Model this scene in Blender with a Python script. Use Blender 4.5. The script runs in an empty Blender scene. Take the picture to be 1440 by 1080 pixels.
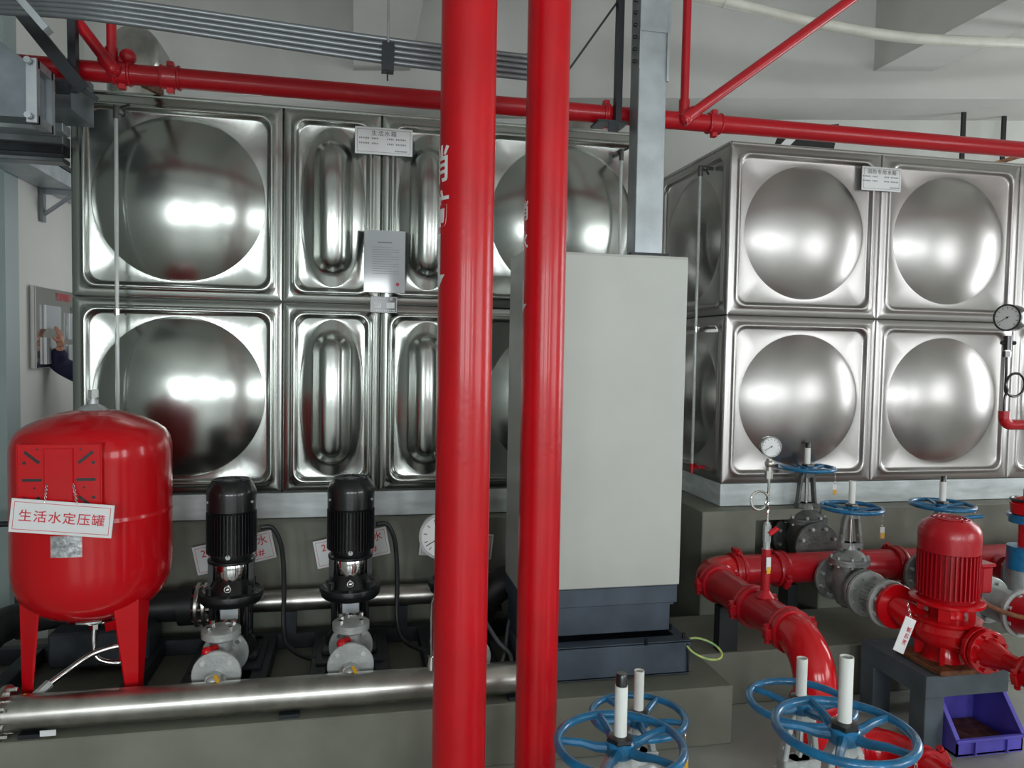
import bpy, bmesh, math, random
from mathutils import Vector, Matrix
PI = math.pi
S = bpy.context.scene
COL = S.collection
random.seed(4)
V = Vector
# ------------------------------------------------------------------ camera
F = 1064.12; YAW = .205; PITCH = .045; ROLL = .0177
_w = V((math.sin(YAW)*math.cos(PITCH), math.cos(YAW)*math.cos(PITCH), -math.sin(PITCH)))
_r = V((math.cos(YAW), -math.sin(YAW), 0)); _u = _r.cross(_w)
RT = _r*math.cos(ROLL)+_u*math.sin(ROLL); UP = _u*math.cos(ROLL)-_r*math.sin(ROLL)
EYE = V((0, 0, 1.78))
cam = bpy.data.cameras.new('camera'); co = bpy.data.objects.new('camera', cam); COL.objects.link(co)
cam.sensor_width = 36; cam.lens = F/1440*36; cam.clip_start = .05; cam.clip_end = 100
co.matrix_world = Matrix.Translation(EYE) @ Matrix((RT, UP, -_w)).transposed().to_4x4()
S.camera = co
S.view_settings.view_transform = 'Standard'; S.view_settings.look = 'None'
S.view_settings.gamma = 1; S.view_settings.use_curve_mapping = False
S.view_settings.exposure = 0.46
def at(px, py, X=None, Y=None, Z=None):
    """world point seen at a pixel of the photograph on a given plane"""
    d = _w+RT*((px-720)/F)-UP*((py-540)/F)
    t = X/d.x if X is not None else Y/d.y if Y is not None else (Z-EYE.z)/d.z
    return EYE+d*t
# ------------------------------------------------------------------ world and daylight
wd = bpy.data.worlds.new('world'); S.world = wd; wd.use_nodes = True
wd.node_tree.nodes['Background'].inputs[0].default_value = (.86, .93, 1, 1)
wd.node_tree.nodes['Background'].inputs[1].default_value = .8
def area(name, loc, rot, sx, sy, power, col=(1, 1, 1)):
    l = bpy.data.lights.new(name, 'AREA'); l.shape = 'RECTANGLE'; l.size = sx; l.size_y = sy; l.energy = power; l.color = col
    o = bpy.data.objects.new(name, l); COL.objects.link(o); o.location = loc; o.rotation_euler = rot
    return o
WIN_BACK = [-3.4, -2.0, .2, 1.6, 4.2]          # windows of the wall behind the camera
WIN_RIGHT = [-5.4, -3.5, -1.6, 3.6]              # windows of the right wall
for x in WIN_BACK: area('daylight', (x, -7.15, 2.2), (PI/2, 0, 0), 1.0, 1.9, 80, (.93, .97, 1))
for y in WIN_RIGHT: area('daylight', (7.15, y, 2.1), (PI/2, 0, PI/2), 1.7, 2.2, 58, (.95, .98, 1))
WIN_REAR_ADDED = [-.55, 3.4]                      # unseen windows behind the tanks, added to light left wall and soffit
for x in WIN_REAR_ADDED: area('daylight', (x, 5.90-.255*(x-4)+.06, 2.2), (-PI/2, 0, -math.atan(.255)), 1.4, 1.7, 16, (.97, .98, 1))

# ------------------------------------------------------------------ materials
def mat(name, col, rough=.5, metal=0, noise=0, nscale=8, bump=0, bscale=60, coat=0, stretch=None, var2=None, spec=None, alpha=None, aniso=0, rvar=0, bdetail=4, cdetail=6):
    m = bpy.data.materials.new(name); m.use_nodes = True; nt = m.node_tree; b = nt.nodes['Principled BSDF']
    b.inputs['Base Color'].default_value = (*col, 1); b.inputs['Roughness'].default_value = rough; b.inputs['Metallic'].default_value = metal
    if coat: b.inputs['Coat Weight'].default_value = coat; b.inputs['Coat Roughness'].default_value = .08
    if spec is not None: b.inputs['Specular IOR Level'].default_value = spec
    if alpha is not None: b.inputs['Transmission Weight'].default_value = alpha
    if aniso: b.inputs['Anisotropic'].default_value = aniso
    tc = nt.nodes.new('ShaderNodeTexCoord'); mp = nt.nodes.new('ShaderNodeMapping')
    nt.links.new(tc.outputs['Object'], mp.inputs[0])
    if stretch: mp.inputs['Scale'].default_value = stretch
    if noise:
        n = nt.nodes.new('ShaderNodeTexNoise'); n.inputs['Scale'].default_value = nscale; n.inputs['Detail'].default_value = cdetail
        nt.links.new(mp.outputs[0], n.inputs['Vector'])
        r = nt.nodes.new('ShaderNodeMix'); r.data_type = 'RGBA'
        c2 = var2 or tuple(c*(1-noise) for c in col)
        r.inputs[6].default_value = (*c2, 1); r.inputs[7].default_value = (*[min(1, c*(1+noise*.4)) for c in col], 1)
        rmp = nt.nodes.new('ShaderNodeMapRange'); rmp.inputs[1].default_value = .35; rmp.inputs[2].default_value = .65
        nt.links.new(n.outputs[0], rmp.inputs[0]); nt.links.new(rmp.outputs[0], r.inputs[0]); nt.links.new(r.outputs[2], b.inputs['Base Color'])
        if rvar:
            rr = nt.nodes.new('ShaderNodeMapRange'); rr.inputs[3].default_value = rough; rr.inputs[4].default_value = rough+rvar
            nt.links.new(n.outputs[0], rr.inputs[0]); nt.links.new(rr.outputs[0], b.inputs['Roughness'])
    if bump:
        n = nt.nodes.new('ShaderNodeTexNoise'); n.inputs['Scale'].default_value = bscale; n.inputs['Detail'].default_value = bdetail
        nt.links.new(mp.outputs[0], n.inputs['Vector'])
        bp = nt.nodes.new('ShaderNodeBump'); bp.inputs['Strength'].default_value = bump; bp.inputs['Distance'].default_value = .01
        nt.links.new(n.outputs[0], bp.inputs['Height']); nt.links.new(bp.outputs[0], b.inputs['Normal'])
    return m
M = dict(
 tank=mat('pressed_stainless', (.47, .495, .465), .235, 1, bump=.03, bscale=2.2, bdetail=0),
 tankwarm=mat('satin_stainless', (.47, .455, .44), .34, 1, bump=.025, bscale=2.2, bdetail=0),
 tankdark=mat('tank_carcass', (.12, .12, .11), .5, .8),
 chrome=mat('polished_steel', (.75, .75, .74), .12, 1),
 spipe=mat('stainless_pipe', (.55, .54, .50), .24, 1, noise=.25, nscale=9, rvar=.15),
 red=mat('red_paint', (.55, .004, .010), .3, 0, noise=.1, nscale=5, coat=.15, spec=.4, bump=.06, bscale=45),
 redline=mat('red_line_paint', (.42, .005, .012), .32, 0, noise=.06, nscale=2, coat=.15, spec=.35),
 redgloss=mat('red_enamel', (.58, .004, .009), .2, 0, coat=.35, spec=.35, noise=.05, nscale=3),
 redold=mat('red_cast_paint', (.46, .005, .014), .32, 0, noise=.13, nscale=9, coat=.2, bump=.08, bscale=50),
 cast=mat('grey_cast_iron', (.30, .31, .30), .38, .5, noise=.3, nscale=20, bump=.2, bscale=90),
 castlight=mat('silver_painted_casting', (.46, .49, .48), .36, .35, noise=.2, nscale=16, bump=.12, bscale=90),
 castdark=mat('dark_cast_iron', (.13, .135, .13), .4, .5, noise=.3, nscale=14, bump=.2, bscale=80),
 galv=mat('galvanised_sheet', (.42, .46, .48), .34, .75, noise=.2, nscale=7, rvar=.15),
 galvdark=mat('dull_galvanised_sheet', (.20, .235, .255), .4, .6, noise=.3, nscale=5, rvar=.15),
 conduit=mat('grey_conduit', (.25, .27, .285), .35, .6, noise=.1, nscale=5),
 black=mat('black_enamel', (.008, .009, .010), .28, 0, coat=.4),
 rubber=mat('black_rubber', (.012, .013, .014), .5, 0, noise=.3, nscale=20),
 dark=mat('dark_painted_steel', (.022, .027, .032), .42, .2, noise=.3, nscale=9),
 slate=mat('slate_blue_paint', (.075, .10, .135), .45, 0, noise=.25, nscale=6),
 skid=mat('charcoal_skid_paint', (.030, .037, .045), .45, .1, noise=.4, nscale=8),
 stand=mat('grey_stand_paint', (.10, .13, .15), .45, .1, noise=.25, nscale=5),
 blue=mat('blue_wheel_enamel', (.004, .155, .34), .3, 0, noise=.3, nscale=25, coat=.5, bump=.1, bscale=80),
 bluebin=mat('blue_plastic', (.12, .10, .56), .4, 0, noise=.15, nscale=10),
 pvc=mat('white_pvc', (.80, .82, .78), .35, 0, noise=.04, nscale=8),
 pvcold=mat('cream_pvc', (.66, .66, .58), .4, 0, noise=.1, nscale=6),
 sign=mat('white_board', (.80, .82, .82), .3, 0, noise=.03, nscale=10),
 ink=mat('red_ink', (.62, .03, .05), .5),
 greyink=mat('grey_ink', (.19, .20, .21), .5),
 cabinet=mat('cabinet_powder_coat', (.53, .55, .51), .42, 0, noise=.04, nscale=3),
 whitebase=mat('pale_steel_base', (.66, .72, .72), .42, .1, noise=.22, nscale=5, stretch=(1, 1, 4)),
 concrete=mat('green_grey_concrete', (.205, .212, .170), .6, 0, noise=.22, nscale=2.5, bump=.15, bscale=14),
 floor=mat('grey_floor_paint', (.42, .43, .39), .42, 0, noise=.22, nscale=3, bump=.1, bscale=10),
 wall=mat('white_wall_paint', (.66, .67, .63), .75, 0, noise=.05, nscale=2),
 wallgrey=mat('grey_wall_paint', (.24, .26, .24), .75, 0, noise=.1, nscale=2),
 beam=mat('white_beam_paint', (.60, .605, .575), .75, 0, noise=.05, nscale=2),
 teal=mat('grey_green_panel_paint', (.30, .38, .37), .5, 0, noise=.07, nscale=2),
 yellow=mat('yellow_plastic', (.80, .42, .02), .4, 0),
 lime=mat('green_yellow_wire', (.60, .66, .18), .4, 0, noise=.5, nscale=20, var2=(.25, .5, .2)),
 paper=mat('laminated_paper', (.50, .54, .56), .1, 0, coat=1),
 seal=mat('red_seal_ink', (.45, .02, .08), .4),
 rust=mat('rusty_steel', (.22, .09, .04), .7, .2, noise=.5, nscale=25, bump=.3),
 label=mat('worn_silver_label', (.50, .52, .53), .35, .4, noise=.5, nscale=40, bump=.3),
 glass=mat('clear_tube', (.85, .9, .88), .08, 0, alpha=.6),
 navy=mat('navy_cloth', (.006, .008, .04), .8, 0, noise=.3, nscale=20, bump=.2),
 skin=mat('skin', (.48, .22, .15), .5),
 hair=mat('black_hair', (.01, .008, .007), .6),
 dialface=mat('dial_white', (.78, .80, .80), .25, coat=1),
 lampw=mat('lamp_housing', (.8, .8, .78), .4),
)
# ------------------------------------------------------------------ geometry helpers
ORG = {}
def frame(p, d, up=None):
    z = V(d).normalized(); a = V(up) if up else (V((0, 0, 1)) if abs(z.z) < .95 else V((1, 0, 0)))
    x = a.cross(z).normalized(); y = z.cross(x)
    return Matrix.Translation(V(p)) @ Matrix((x, y, z)).transposed().to_4x4()
class G:
    def __init__(s): s.v = []; s.f = []
    def add(s, vs, fs, m=None):
        o = len(s.v); s.v += [(m @ V(v)) if m else V(v) for v in vs]; s.f += [tuple(o+i for i in f) for f in fs]; return s
    def box(s, c, d, m=None, b=0):
        x, y, z = c; a, e, h = d[0]/2, d[1]/2, d[2]/2
        vs = [(x+i*a, y+j*e, z+k*h) for i in (-1, 1) for j in (-1, 1) for k in (-1, 1)]
        fs = [(0, 1, 3, 2), (4, 6, 7, 5), (0, 4, 5, 1), (2, 3, 7, 6), (0, 2, 6, 4), (1, 5, 7, 3)]
        if b:
            bm = bmesh.new(); vv = [bm.verts.new(v) for v in vs]; [bm.faces.new([vv[i] for i in f]) for f in fs]
            bmesh.ops.bevel(bm, geom=bm.edges[:], offset=b, segments=1, affect='EDGES')
            bm.verts.index_update(); r = s.add([v.co.copy() for v in bm.verts], [[v.index for v in f.verts] for f in bm.faces], m); bm.free(); return r
        return s.add(vs, fs, m)
    def bar(s, p0, p1, w, h, up=None, b=0):
        p0 = V(p0); p1 = V(p1); L = (p1-p0).length
        return s.box((0, 0, L/2), (w, h, L), frame(p0, p1-p0, up), b)
    def lathe(s, prof, m=None, n=32, a0=0, a1=2*PI, cap=True):
        full = abs(a1-a0-2*PI) < 1e-6; k = n if full else n+1; vs = []; fs = []
        for r, z in prof:
            for i in range(k):
                a = a0+(a1-a0)*i/n; vs.append((r*math.cos(a), r*math.sin(a), z))
        for j in range(len(prof)-1):
            for i in range(n):
                q = (i+1) % k; fs.append((j*k+i, j*k+q, (j+1)*k+q, (j+1)*k+i))
        if full and cap:
            if prof[0][0] > 1e-4: fs.append(tuple(range(k))[::-1])
            if prof[-1][0] > 1e-4: fs.append(tuple((len(prof)-1)*k+i for i in range(k)))
        return s.add(vs, fs, m)
    def cyl(s, p0, p1, r, r1=None, n=24, bev=0):
        p0 = V(p0); p1 = V(p1); L = (p1-p0).length; r1 = r if r1 is None else r1
        pr = [(r, 0), (r1, L)] if not bev else [(r-bev, 0), (r, bev), (r1, L-bev), (r1-bev, L)]
        return s.lathe(pr, frame(p0, p1-p0), n)
    def tube(s, pts, r, n=12, closed=False, rad=None):
        pts = [V(p) for p in pts]; N = len(pts); vs = []; fs = []; prev = None
        for i, p in enumerate(pts):
            a = pts[(i-1) % N] if (closed or i > 0) else p; b = pts[(i+1) % N] if (closed or i < N-1) else p
            t = (b-a).normalized()
            if prev is None:
                prev = t.orthogonal().normalized()
            prev = (prev-t*prev.dot(t)).normalized(); q = t.cross(prev); rr = rad[i] if rad else r
            for k in range(n):
                an = 2*PI*k/n; vs.append(p+(prev*math.cos(an)+q*math.sin(an))*rr)
        for i in range(N if closed else N-1):
            j = (i+1) % N
            for k in range(n): fs.append((i*n+k, i*n+(k+1) % n, j*n+(k+1) % n, j*n+k))
        if not closed: fs.append(tuple(range(n))[::-1]); fs.append(tuple((N-1)*n+k for k in range(n)))
        return s.add(vs, fs)
    def torus(s, c, ax, R, r, n=48, k=10):
        m = frame(c, ax); return s.tube([m @ V((R*math.cos(2*PI*i/n), R*math.sin(2*PI*i/n), 0)) for i in range(n)], r, k, True)
    def sphere(s, c, r, n=16, sc=(1, 1, 1)):
        pr = [(r*math.sin(PI*i/10), -r*math.cos(PI*i/10)) for i in range(11)]; pr[0] = (0, -r); pr[-1] = (0, r)
        return s.lathe(pr, Matrix.Translation(V(c)) @ Matrix.Diagonal((*sc, 1)), n)
    def poly(s, pts, thick, m):
        n = len(pts); vs = [(x, y, 0) for x, y in pts]+[(x, y, thick) for x, y in pts]
        return s.add(vs, [tuple(range(n))[::-1], tuple(range(n, 2*n))]+[(i, (i+1) % n, n+(i+1) % n, n+i) for i in range(n)], m)
    def build(s, name, m, parent=None, label=None, cat=None, group=None, kind=None, sharp=35):
        me = bpy.data.meshes.new(name)
        if parent is not None: o0 = ORG[parent.name]
        else:
            xs = [v.x for v in s.v]; ys = [v.y for v in s.v]; zs = [v.z for v in s.v]
            o0 = V(((min(xs)+max(xs))/2, (min(ys)+max(ys))/2, min(zs)))
        me.from_pydata([v-o0 for v in s.v], [], s.f); 
        bm = bmesh.new(); bm.from_mesh(me)
        bmesh.ops.recalc_face_normals(bm, faces=bm.faces); bm.to_mesh(me); bm.free()
        me.polygons.foreach_set('use_smooth', [True]*len(me.polygons)); me.set_sharp_from_angle(angle=math.radians(sharp))
        me.materials.append(M[m]); return link(name, me, parent, o0, label, cat, group, kind)
def link(name, me, parent, o0, label=None, cat=None, group=None, kind=None):
    o = bpy.data.objects.new(name, me); COL.objects.link(o)
    if parent is not None: o.parent = parent
    else: o.location = o0
    ORG[o.name] = o0; tag(o, label, cat, group, kind); return o
def tag(o, label=None, cat=None, group=None, kind=None):
    for k, v in (('label', label), ('category', cat), ('group', group), ('kind', kind)):
        if v: o[k] = v
def thing(name, loc, label, cat, group=None):
    o = bpy.data.objects.new(name, None); o.empty_display_size = .1; COL.objects.link(o); o.location = loc
    ORG[o.name] = V(loc); tag(o, label, cat, group); return o
def copy_tree(o, parent=None, **kw):
    c = o.copy(); COL.objects.link(c)
    if parent: c.parent = parent
    for ch in list(o.children): copy_tree(ch, c)
    tag(c, **kw); return c
def text(name, body, size, m, parent, mtx, mt='ink', cyl=None, spacing=1.0, extr=.0006, align='CENTER', bold=0):
    cu = bpy.data.curves.new(name, 'FONT'); cu.body = body; cu.size = size; cu.align_x = align; cu.align_y = 'CENTER'; cu.space_character = spacing
    cu.extrude = extr; cu.offset = bold; cu.resolution_u = 3
    o = bpy.data.objects.new(name, cu); COL.objects.link(o); bpy.context.view_layer.update()
    dg = bpy.context.evaluated_depsgraph_get(); me = bpy.data.meshes.new_from_object(o.evaluated_get(dg)); bpy.data.objects.remove(o)
    me.name = name
    if cyl:
        bm = bmesh.new(); bm.from_mesh(me); x = -size*len(body)
        while x < size*len(body):
            bmesh.ops.bisect_plane(bm, geom=bm.verts[:]+bm.edges[:]+bm.faces[:], plane_co=(x, 0, 0), plane_no=(1, 0, 0)); x += size/14
        bm.to_mesh(me); bm.free()
        c, r, a0 = cyl     # centre x,y ; radius ; angle
        for v in me.vertices:
            a = a0+v.co.x/r; rr = r+.0004+v.co.z
            v.co = V((c[0]+rr*math.sin(a), c[1]-rr*math.cos(a), mtx+v.co.y))
    else:
        me.transform(mtx)
    me.transform(Matrix.Translation(-ORG[parent.name])); me.materials.clear(); me.materials.append(M[mt])
    return link(name, me, parent, None)
def FR(p, tilt=0, yaw=0):     # local x right, y up, z towards the viewer (-Y)
    return Matrix.Translation(V(p)) @ Matrix.Rotation(yaw, 4, 'Z') @ Matrix.Rotation(PI/2, 4, 'X') @ Matrix.Rotation(tilt, 4, 'Z')
def arc(c, p0, p1, n=10):     # quarter bend from p0 to p1 round centre c
    c = V(c); a = V(p0)-c; b = V(p1)-c
    return [c+a*math.cos(PI/2*i/n)+b*math.sin(PI/2*i/n) for i in range(n+1)]
def bez(pts, n=10):           # smooth curve through the points
    P = [V(p) for p in pts]; P = [P[0]*2-P[1]]+P+[P[-1]*2-P[-2]]; o = []
    for i in range(1, len(P)-2):
        for k in range(n):
            t = k/n; a, b, c, d = P[i-1:i+3]
            o.append(.5*((2*b)+(c-a)*t+(2*a-5*b+4*c-d)*t*t+(3*b-a-3*c+d)*t**3))
    return o+[P[-2]]

# ================================================================== SETTING
def struct(name, g, m, **k): return g.build(name, m, kind='structure', **k)
FX0, FX1, FY0, FY1 = -4.5, 7, -7, 8.2
struct('floor', G().box(((FX0+FX1)/2, (FY0+FY1)/2, -.05), (FX1-FX0+.4, FY1-FY0+.4, .1)), 'floor')
struct('ceiling', G().box(((FX0+FX1)/2, (FY0+FY1)/2, 4.65), (FX1-FX0+.4, FY1-FY0+.4, .1)), 'beam')
def wy(x, off=0): return 5.90-.255*(x-4)+off
# wall behind the tanks runs at an angle to them
g = G(); x0, x1 = -2.3, 7.1
def slab(g, xa, xb, za, zb, o0, o1):
    g.add([(xa, wy(xa, o0), za), (xb, wy(xb, o0), za), (xb, wy(xb, o1), za), (xa, wy(xa, o1), za), (xa, wy(xa, o0), zb), (xb, wy(xb, o0), zb), (xb, wy(xb, o1), zb), (xa, wy(xa, o1), zb)],
      [(0, 1, 2, 3), (4, 5, 6, 7), (0, 1, 5, 4), (1, 2, 6, 5), (2, 3, 7, 6), (3, 0, 4, 7)])
e_ = [x0]
for x in WIN_REAR_ADDED: e_ += [x-.7, x+.7]; slab(g, x-.7, x+.7, 0, 1.35, 0, .2); slab(g, x-.7, x+.7, 3.05, 4.6, 0, .2)
e_.append(x1)
for i in range(0, len(e_), 2): slab(g, e_[i], e_[i+1], 0, 4.6, 0, .2)
struct('wall_back', g, 'wall')
g = G(); d = -.57
g.add([(x0, wy(x0, d), 3.8), (x1, wy(x1, d), 3.8), (x1, wy(x1), 3.8), (x0, wy(x0), 3.8), (x0, wy(x0, d), 4.6), (x1, wy(x1, d), 4.6), (x1, wy(x1), 4.6), (x0, wy(x0), 4.6)],
      [(0, 1, 2, 3), (4, 5, 6, 7), (0, 1, 5, 4), (1, 2, 6, 5), (2, 3, 7, 6), (3, 0, 4, 7)])
struct('trim_1', g, 'beam')
for i, xc in enumerate((-4.2, .19, 4.18)):
    y1 = wy(xc, d)+(0 if xc > -3 else -1.2); w = .44
    g = G()
    if xc > -3:
        g.add([(xc-w/2, -7, 4.01), (xc+w/2, -7, 4.01), (xc+w/2, wy(xc+w/2, d), 4.01), (xc-w/2, wy(xc-w/2, d), 4.01),
           (xc-w/2, -7, 4.6), (xc+w/2, -7, 4.6), (xc+w/2, wy(xc+w/2, d), 4.6), (xc-w/2, wy(xc-w/2, d), 4.6)],
           [(0, 1, 2, 3), (4, 5, 6, 7), (0, 1, 5, 4), (1, 2, 6, 5), (2, 3, 7, 6), (3, 0, 4, 7)])
        struct('trim_%d' % (i+2), g, 'beam')
# short wall with the notice board, and the grey-green wall nearer to the left
struct('wall_left', G().box((-2.3, (5.64+7.7)/2, 2.3), (.2, 7.7-5.64, 4.6)), 'wall')
struct('wall_left_near', G().box(((FX0-2.2)/2, 5.54, 2.3), (-2.2-FX0, .2, 4.6)), 'teal')
struct('wall_left_outer', G().box((FX0-.1, -.7, 2.3), (.2, 12.8, 4.6)), 'wallgrey')
def holed_wall(name, fixed, axis, a0, a1, holes, hw, z0, z1, m):
    g = G(); pts = sorted(holes); edges = [a0]
    for h in pts: edges += [h-hw, h+hw]
    edges.append(a1)
    def bx(a, b, za, zb):
        if axis == 'x': g.box(((a+b)/2, fixed, (za+zb)/2), (b-a, .2, zb-za))
        else: g.box((fixed, (a+b)/2, (za+zb)/2), (.2, b-a, zb-za))
    for i in range(0, len(edges), 2): bx(edges[i], edges[i+1], 0, 4.6)
    for h in pts: bx(h-hw, h+hw, 0, z0); bx(h-hw, h+hw, z1, 4.6)
    struct(name, g, m)
holed_wall('wall_front', -7.1+.05, 'x', FX0, FX1, WIN_BACK, .5, 1.25, 3.15, 'wallgrey')
holed_wall('wall_right', 7.1, 'y', FY0, 5.2, WIN_RIGHT, .85, 1.0, 3.2, 'wall')
n = 1
for x in WIN_REAR_ADDED:  # frames of the unseen rear windows added for their light
    g = G()
    for dx in (-.67, 0, .67): slab(g, x+dx-.03, x+dx+.03, 1.35, 3.05, -.01, .04)
    for z in (1.38, 2.2, 3.02): slab(g, x-.7, x+.7, z-.03, z+.03, -.005, .035)
    struct('window_%d' % n, g, 'lampw'); n += 1
for x in WIN_BACK:
    g = G()
    for dx in (-.48, 0, .48): g.box((x+dx, -7.03, 2.2), (.05, .08, 1.9))
    for z in (1.28, 2.3, 3.12): g.box((x, -7.03, z), (1.0, .07, .05))
    struct('window_%d' % n, g, 'lampw'); n += 1
for y in WIN_RIGHT:
    g = G()
    for dy in (-.82, 0, .82): g.box((7.03, y+dy, 2.1), (.08, .06, 2.2))
    for z in (1.03, 2.5, 3.17): g.box((7.03, y, z), (.07, 1.7, .06))
    struct('window_%d' % n, g, 'lampw'); n += 1
# concrete plinths
H = .27
struct('trim_5', G().box((-.95, 3.65, H/2), (5.30, 1.10, H), b=.006), 'concrete')          # pump plinth, right edge x=1.70
struct('trim_6', G().box(((1.705+6.2)/2, 3.72, H/2), (6.2-1.705, .54, H), b=.006), 'concrete')
struct('trim_7', G().box((.06, 4.73, .435), (3.04, 1.42, .87), b=.006), 'concrete')          # under the left tank
g = G(); g.box((2.13, 4.62, .435), (.34, 1.26, .87), b=.005); g.box((2.51, 4.80, .435), (.42, .9, .87)); g.box((4.0, 4.62, .435), (2.56, 1.26, .87), b=.005)
g.box((2.51, 4.2, .84), (.42, .4, .06))
struct('trim_8', g, 'concrete')

# ================================================================== WATER TANKS
def rrect(a, b, r, m1=6, k=6):
    pts = []
    def side(p, q, n): return [(p[0]+(q[0]-p[0])*i/n, p[1]+(q[1]-p[1])*i/n) for i in range(n)]
    C = [(a-r, -b+r, -PI/2), (a-r, b-r, 0), (-a+r, b-r, PI/2), (-a+r, -b+r, PI)]
    for i, (cx, cy, a0) in enumerate(C):
        for j in range(k): an = a0+PI/2*j/k; pts.append((cx+r*math.cos(an), cy+r*math.sin(an)))
        e = (cx+r*math.cos(a0+PI/2), cy+r*math.sin(a0+PI/2)); nx = C[(i+1) % 4]; s0 = (nx[0]+r*math.cos(nx[2]), nx[1]+r*math.sin(nx[2]))
        pts += side(e, s0, m1*3)
    return pts
PANELS = {}
def panel_mesh(W, Hh, m='tank', R=.412):
    if (W, Hh, m) in PANELS: return PANELS[(W, Hh, m)]
    a, b = W/2, Hh/2; ref = rrect(a, b, .001); n = len(ref); rings = []
    def ell(ea, eb):
        return [(ea*math.cos(t), eb*math.sin(t)) for t in (math.atan2(y/b, x/a) for x, y in ref)]
    for ins, d, r in ((.0015, -.014, .001), (.004, -.004, .001), (.008, 0, .001), (.034, .001, .02), (.044, .004, .05), (.049, .012, .055), (.055, .0165, .06), (.061, .0165, .06), (.067, .011, .06), (.071, 0, .06), (.076, -.009, .06), (.082, -.011, .06)):
        rings.append(([p for p in rrect(a-ins, b-ins, r)], d))
    crease = []
    if W > .8:
        rings.append((ell(R*1.004, R*1.004), -.011))
        crease.append(len(rings))
        for i in range(0, 22):
            q = 1-(i/22); hc = .105; rings.append((ell(R*q, R*q), -.0108+hc*(1-q*q)*(1+.18*q*q)))
    else:
        ea, eb = .165, .412
        rings.append((ell(ea*1.006, eb*1.003), -.011)); crease.append(len(rings))
        for i in range(0, 26):
            q = 1-(i/26); P = ell(ea*q, eb*q); D = []
            for x, z in P:
                zz = max(0, abs(z)-.25); dd = math.sqrt(x*x+zz*zz)/.102; t = max(0, 1-dd*dd); t = t*t*(3-2*t)
                D.append(-.010+.052*(1-q*q)+.05*t)
            rings.append((P, D))
    vs = []; fs = []
    for P, D in rings:
        for i, (x, z) in enumerate(P): vs.append((x, -(D[i] if isinstance(D, list) else D), z))
    c = len(vs); last = rings[-1][1]; vs.append((0, -((last[0] if isinstance(last, list) else last)+.0005), 0))
    for j in range(len(rings)-1):
        for i in range(n): q = (i+1) % n; fs.append((j*n+i, j*n+q, (j+1)*n+q, (j+1)*n+i))
    for i in range(n): fs.append(((len(rings)-1)*n+i, (len(rings)-1)*n+(i+1) % n, c))
    me = bpy.data.meshes.new('panel'); me.from_pydata(vs, [], fs)
    me.polygons.foreach_set('use_smooth', [True]*len(me.polygons))
    at_ = me.attributes.new('sharp_edge', 'BOOLEAN', 'EDGE'); cs = set(crease)
    vals = []
    for e in me.edges:
        i, j = e.vertices; vals.append(i//n == j//n and i//n in cs and i < c and j < c)
    at_.data.foreach_set('value', vals)
    me.materials.append(M[m]); PANELS[(W, Hh, m)] = me; return me
def tank(name, x0, cols, depth, label, sides, pm='tank', pr=.412):
    Y = 4.11; zb = 1.008; W = sum(cols)
    t = thing(name, (x0+W/2, Y+depth/2, .87), label, 'water tank')
    G().box((x0+W/2, Y+depth/2+.01, zb+1), (W-.05, depth-.03, 1.97)).build('carcass', 'tankdark', t)
    for row in (0, 1):
        x = x0
        for w in cols:
            o = link('panel', panel_mesh(w, 1.0, pm, pr), t, None); o.location = V((x+w/2, Y, zb+.5+row))-ORG[t.name]; x += w
        if 'L' in sides:
            for k in range(int(depth)):
                o = link('panel', panel_mesh(1.0, 1.0, pm, pr), t, None); o.location = V((x0, Y+.5+k, zb+.5+row))-ORG[t.name]; o.rotation_euler = (0, 0, -PI/2)
        if 'R' in sides:
            for k in range(int(depth)):
                o = link('panel', panel_mesh(1.0, 1.0, pm, pr), t, None); o.location = V((x0+W, Y+.5+k, zb+.5+row))-ORG[t.name]; o.rotation_euler = (0, 0, PI/2)
    g = G(); g.box((x0+W/2, Y+depth/2, 3.012), (W, depth, .012))
    g.tube([(x0+.004, Y+.004, 3.008), (x0+W-.004, Y+.004, 3.008)], .009, 8); g.tube([(x0+.004, Y, 3.008), (x0+.004, Y+depth, 3.008)], .009, 8)
    g.build('top_sheet', pm, t)
    g = G(); 
    g.box((x0+W/2, Y+.05, .94), (W+.005, .1, .133), b=.003); g.box((x0+W/2, Y+depth-.05, .94), (W, .1, .133))
    for xx in (x0+.05, x0+W-.05): g.box((xx, Y+depth/2, .94), (.1, depth-.2, .133))
    k = 1
    while x0+k < x0+W-.3: g.box((x0+k, Y+depth/2, .94), (.1, depth-.2, .13)); k += 1
    g.build('base_channel', 'whitebase', t)
    return t
TL = tank('water_tank', -1.37, [1, .5, .5, 1], 1, 'left stainless steel water tank of dished panels behind the black pumps', 'LR')
TR = tank('water_tank', 2.13, [1, 1, 1], 1, 'right stainless steel water tank behind the red fire pump and header', 'LR', 'tankwarm', .395)

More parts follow.
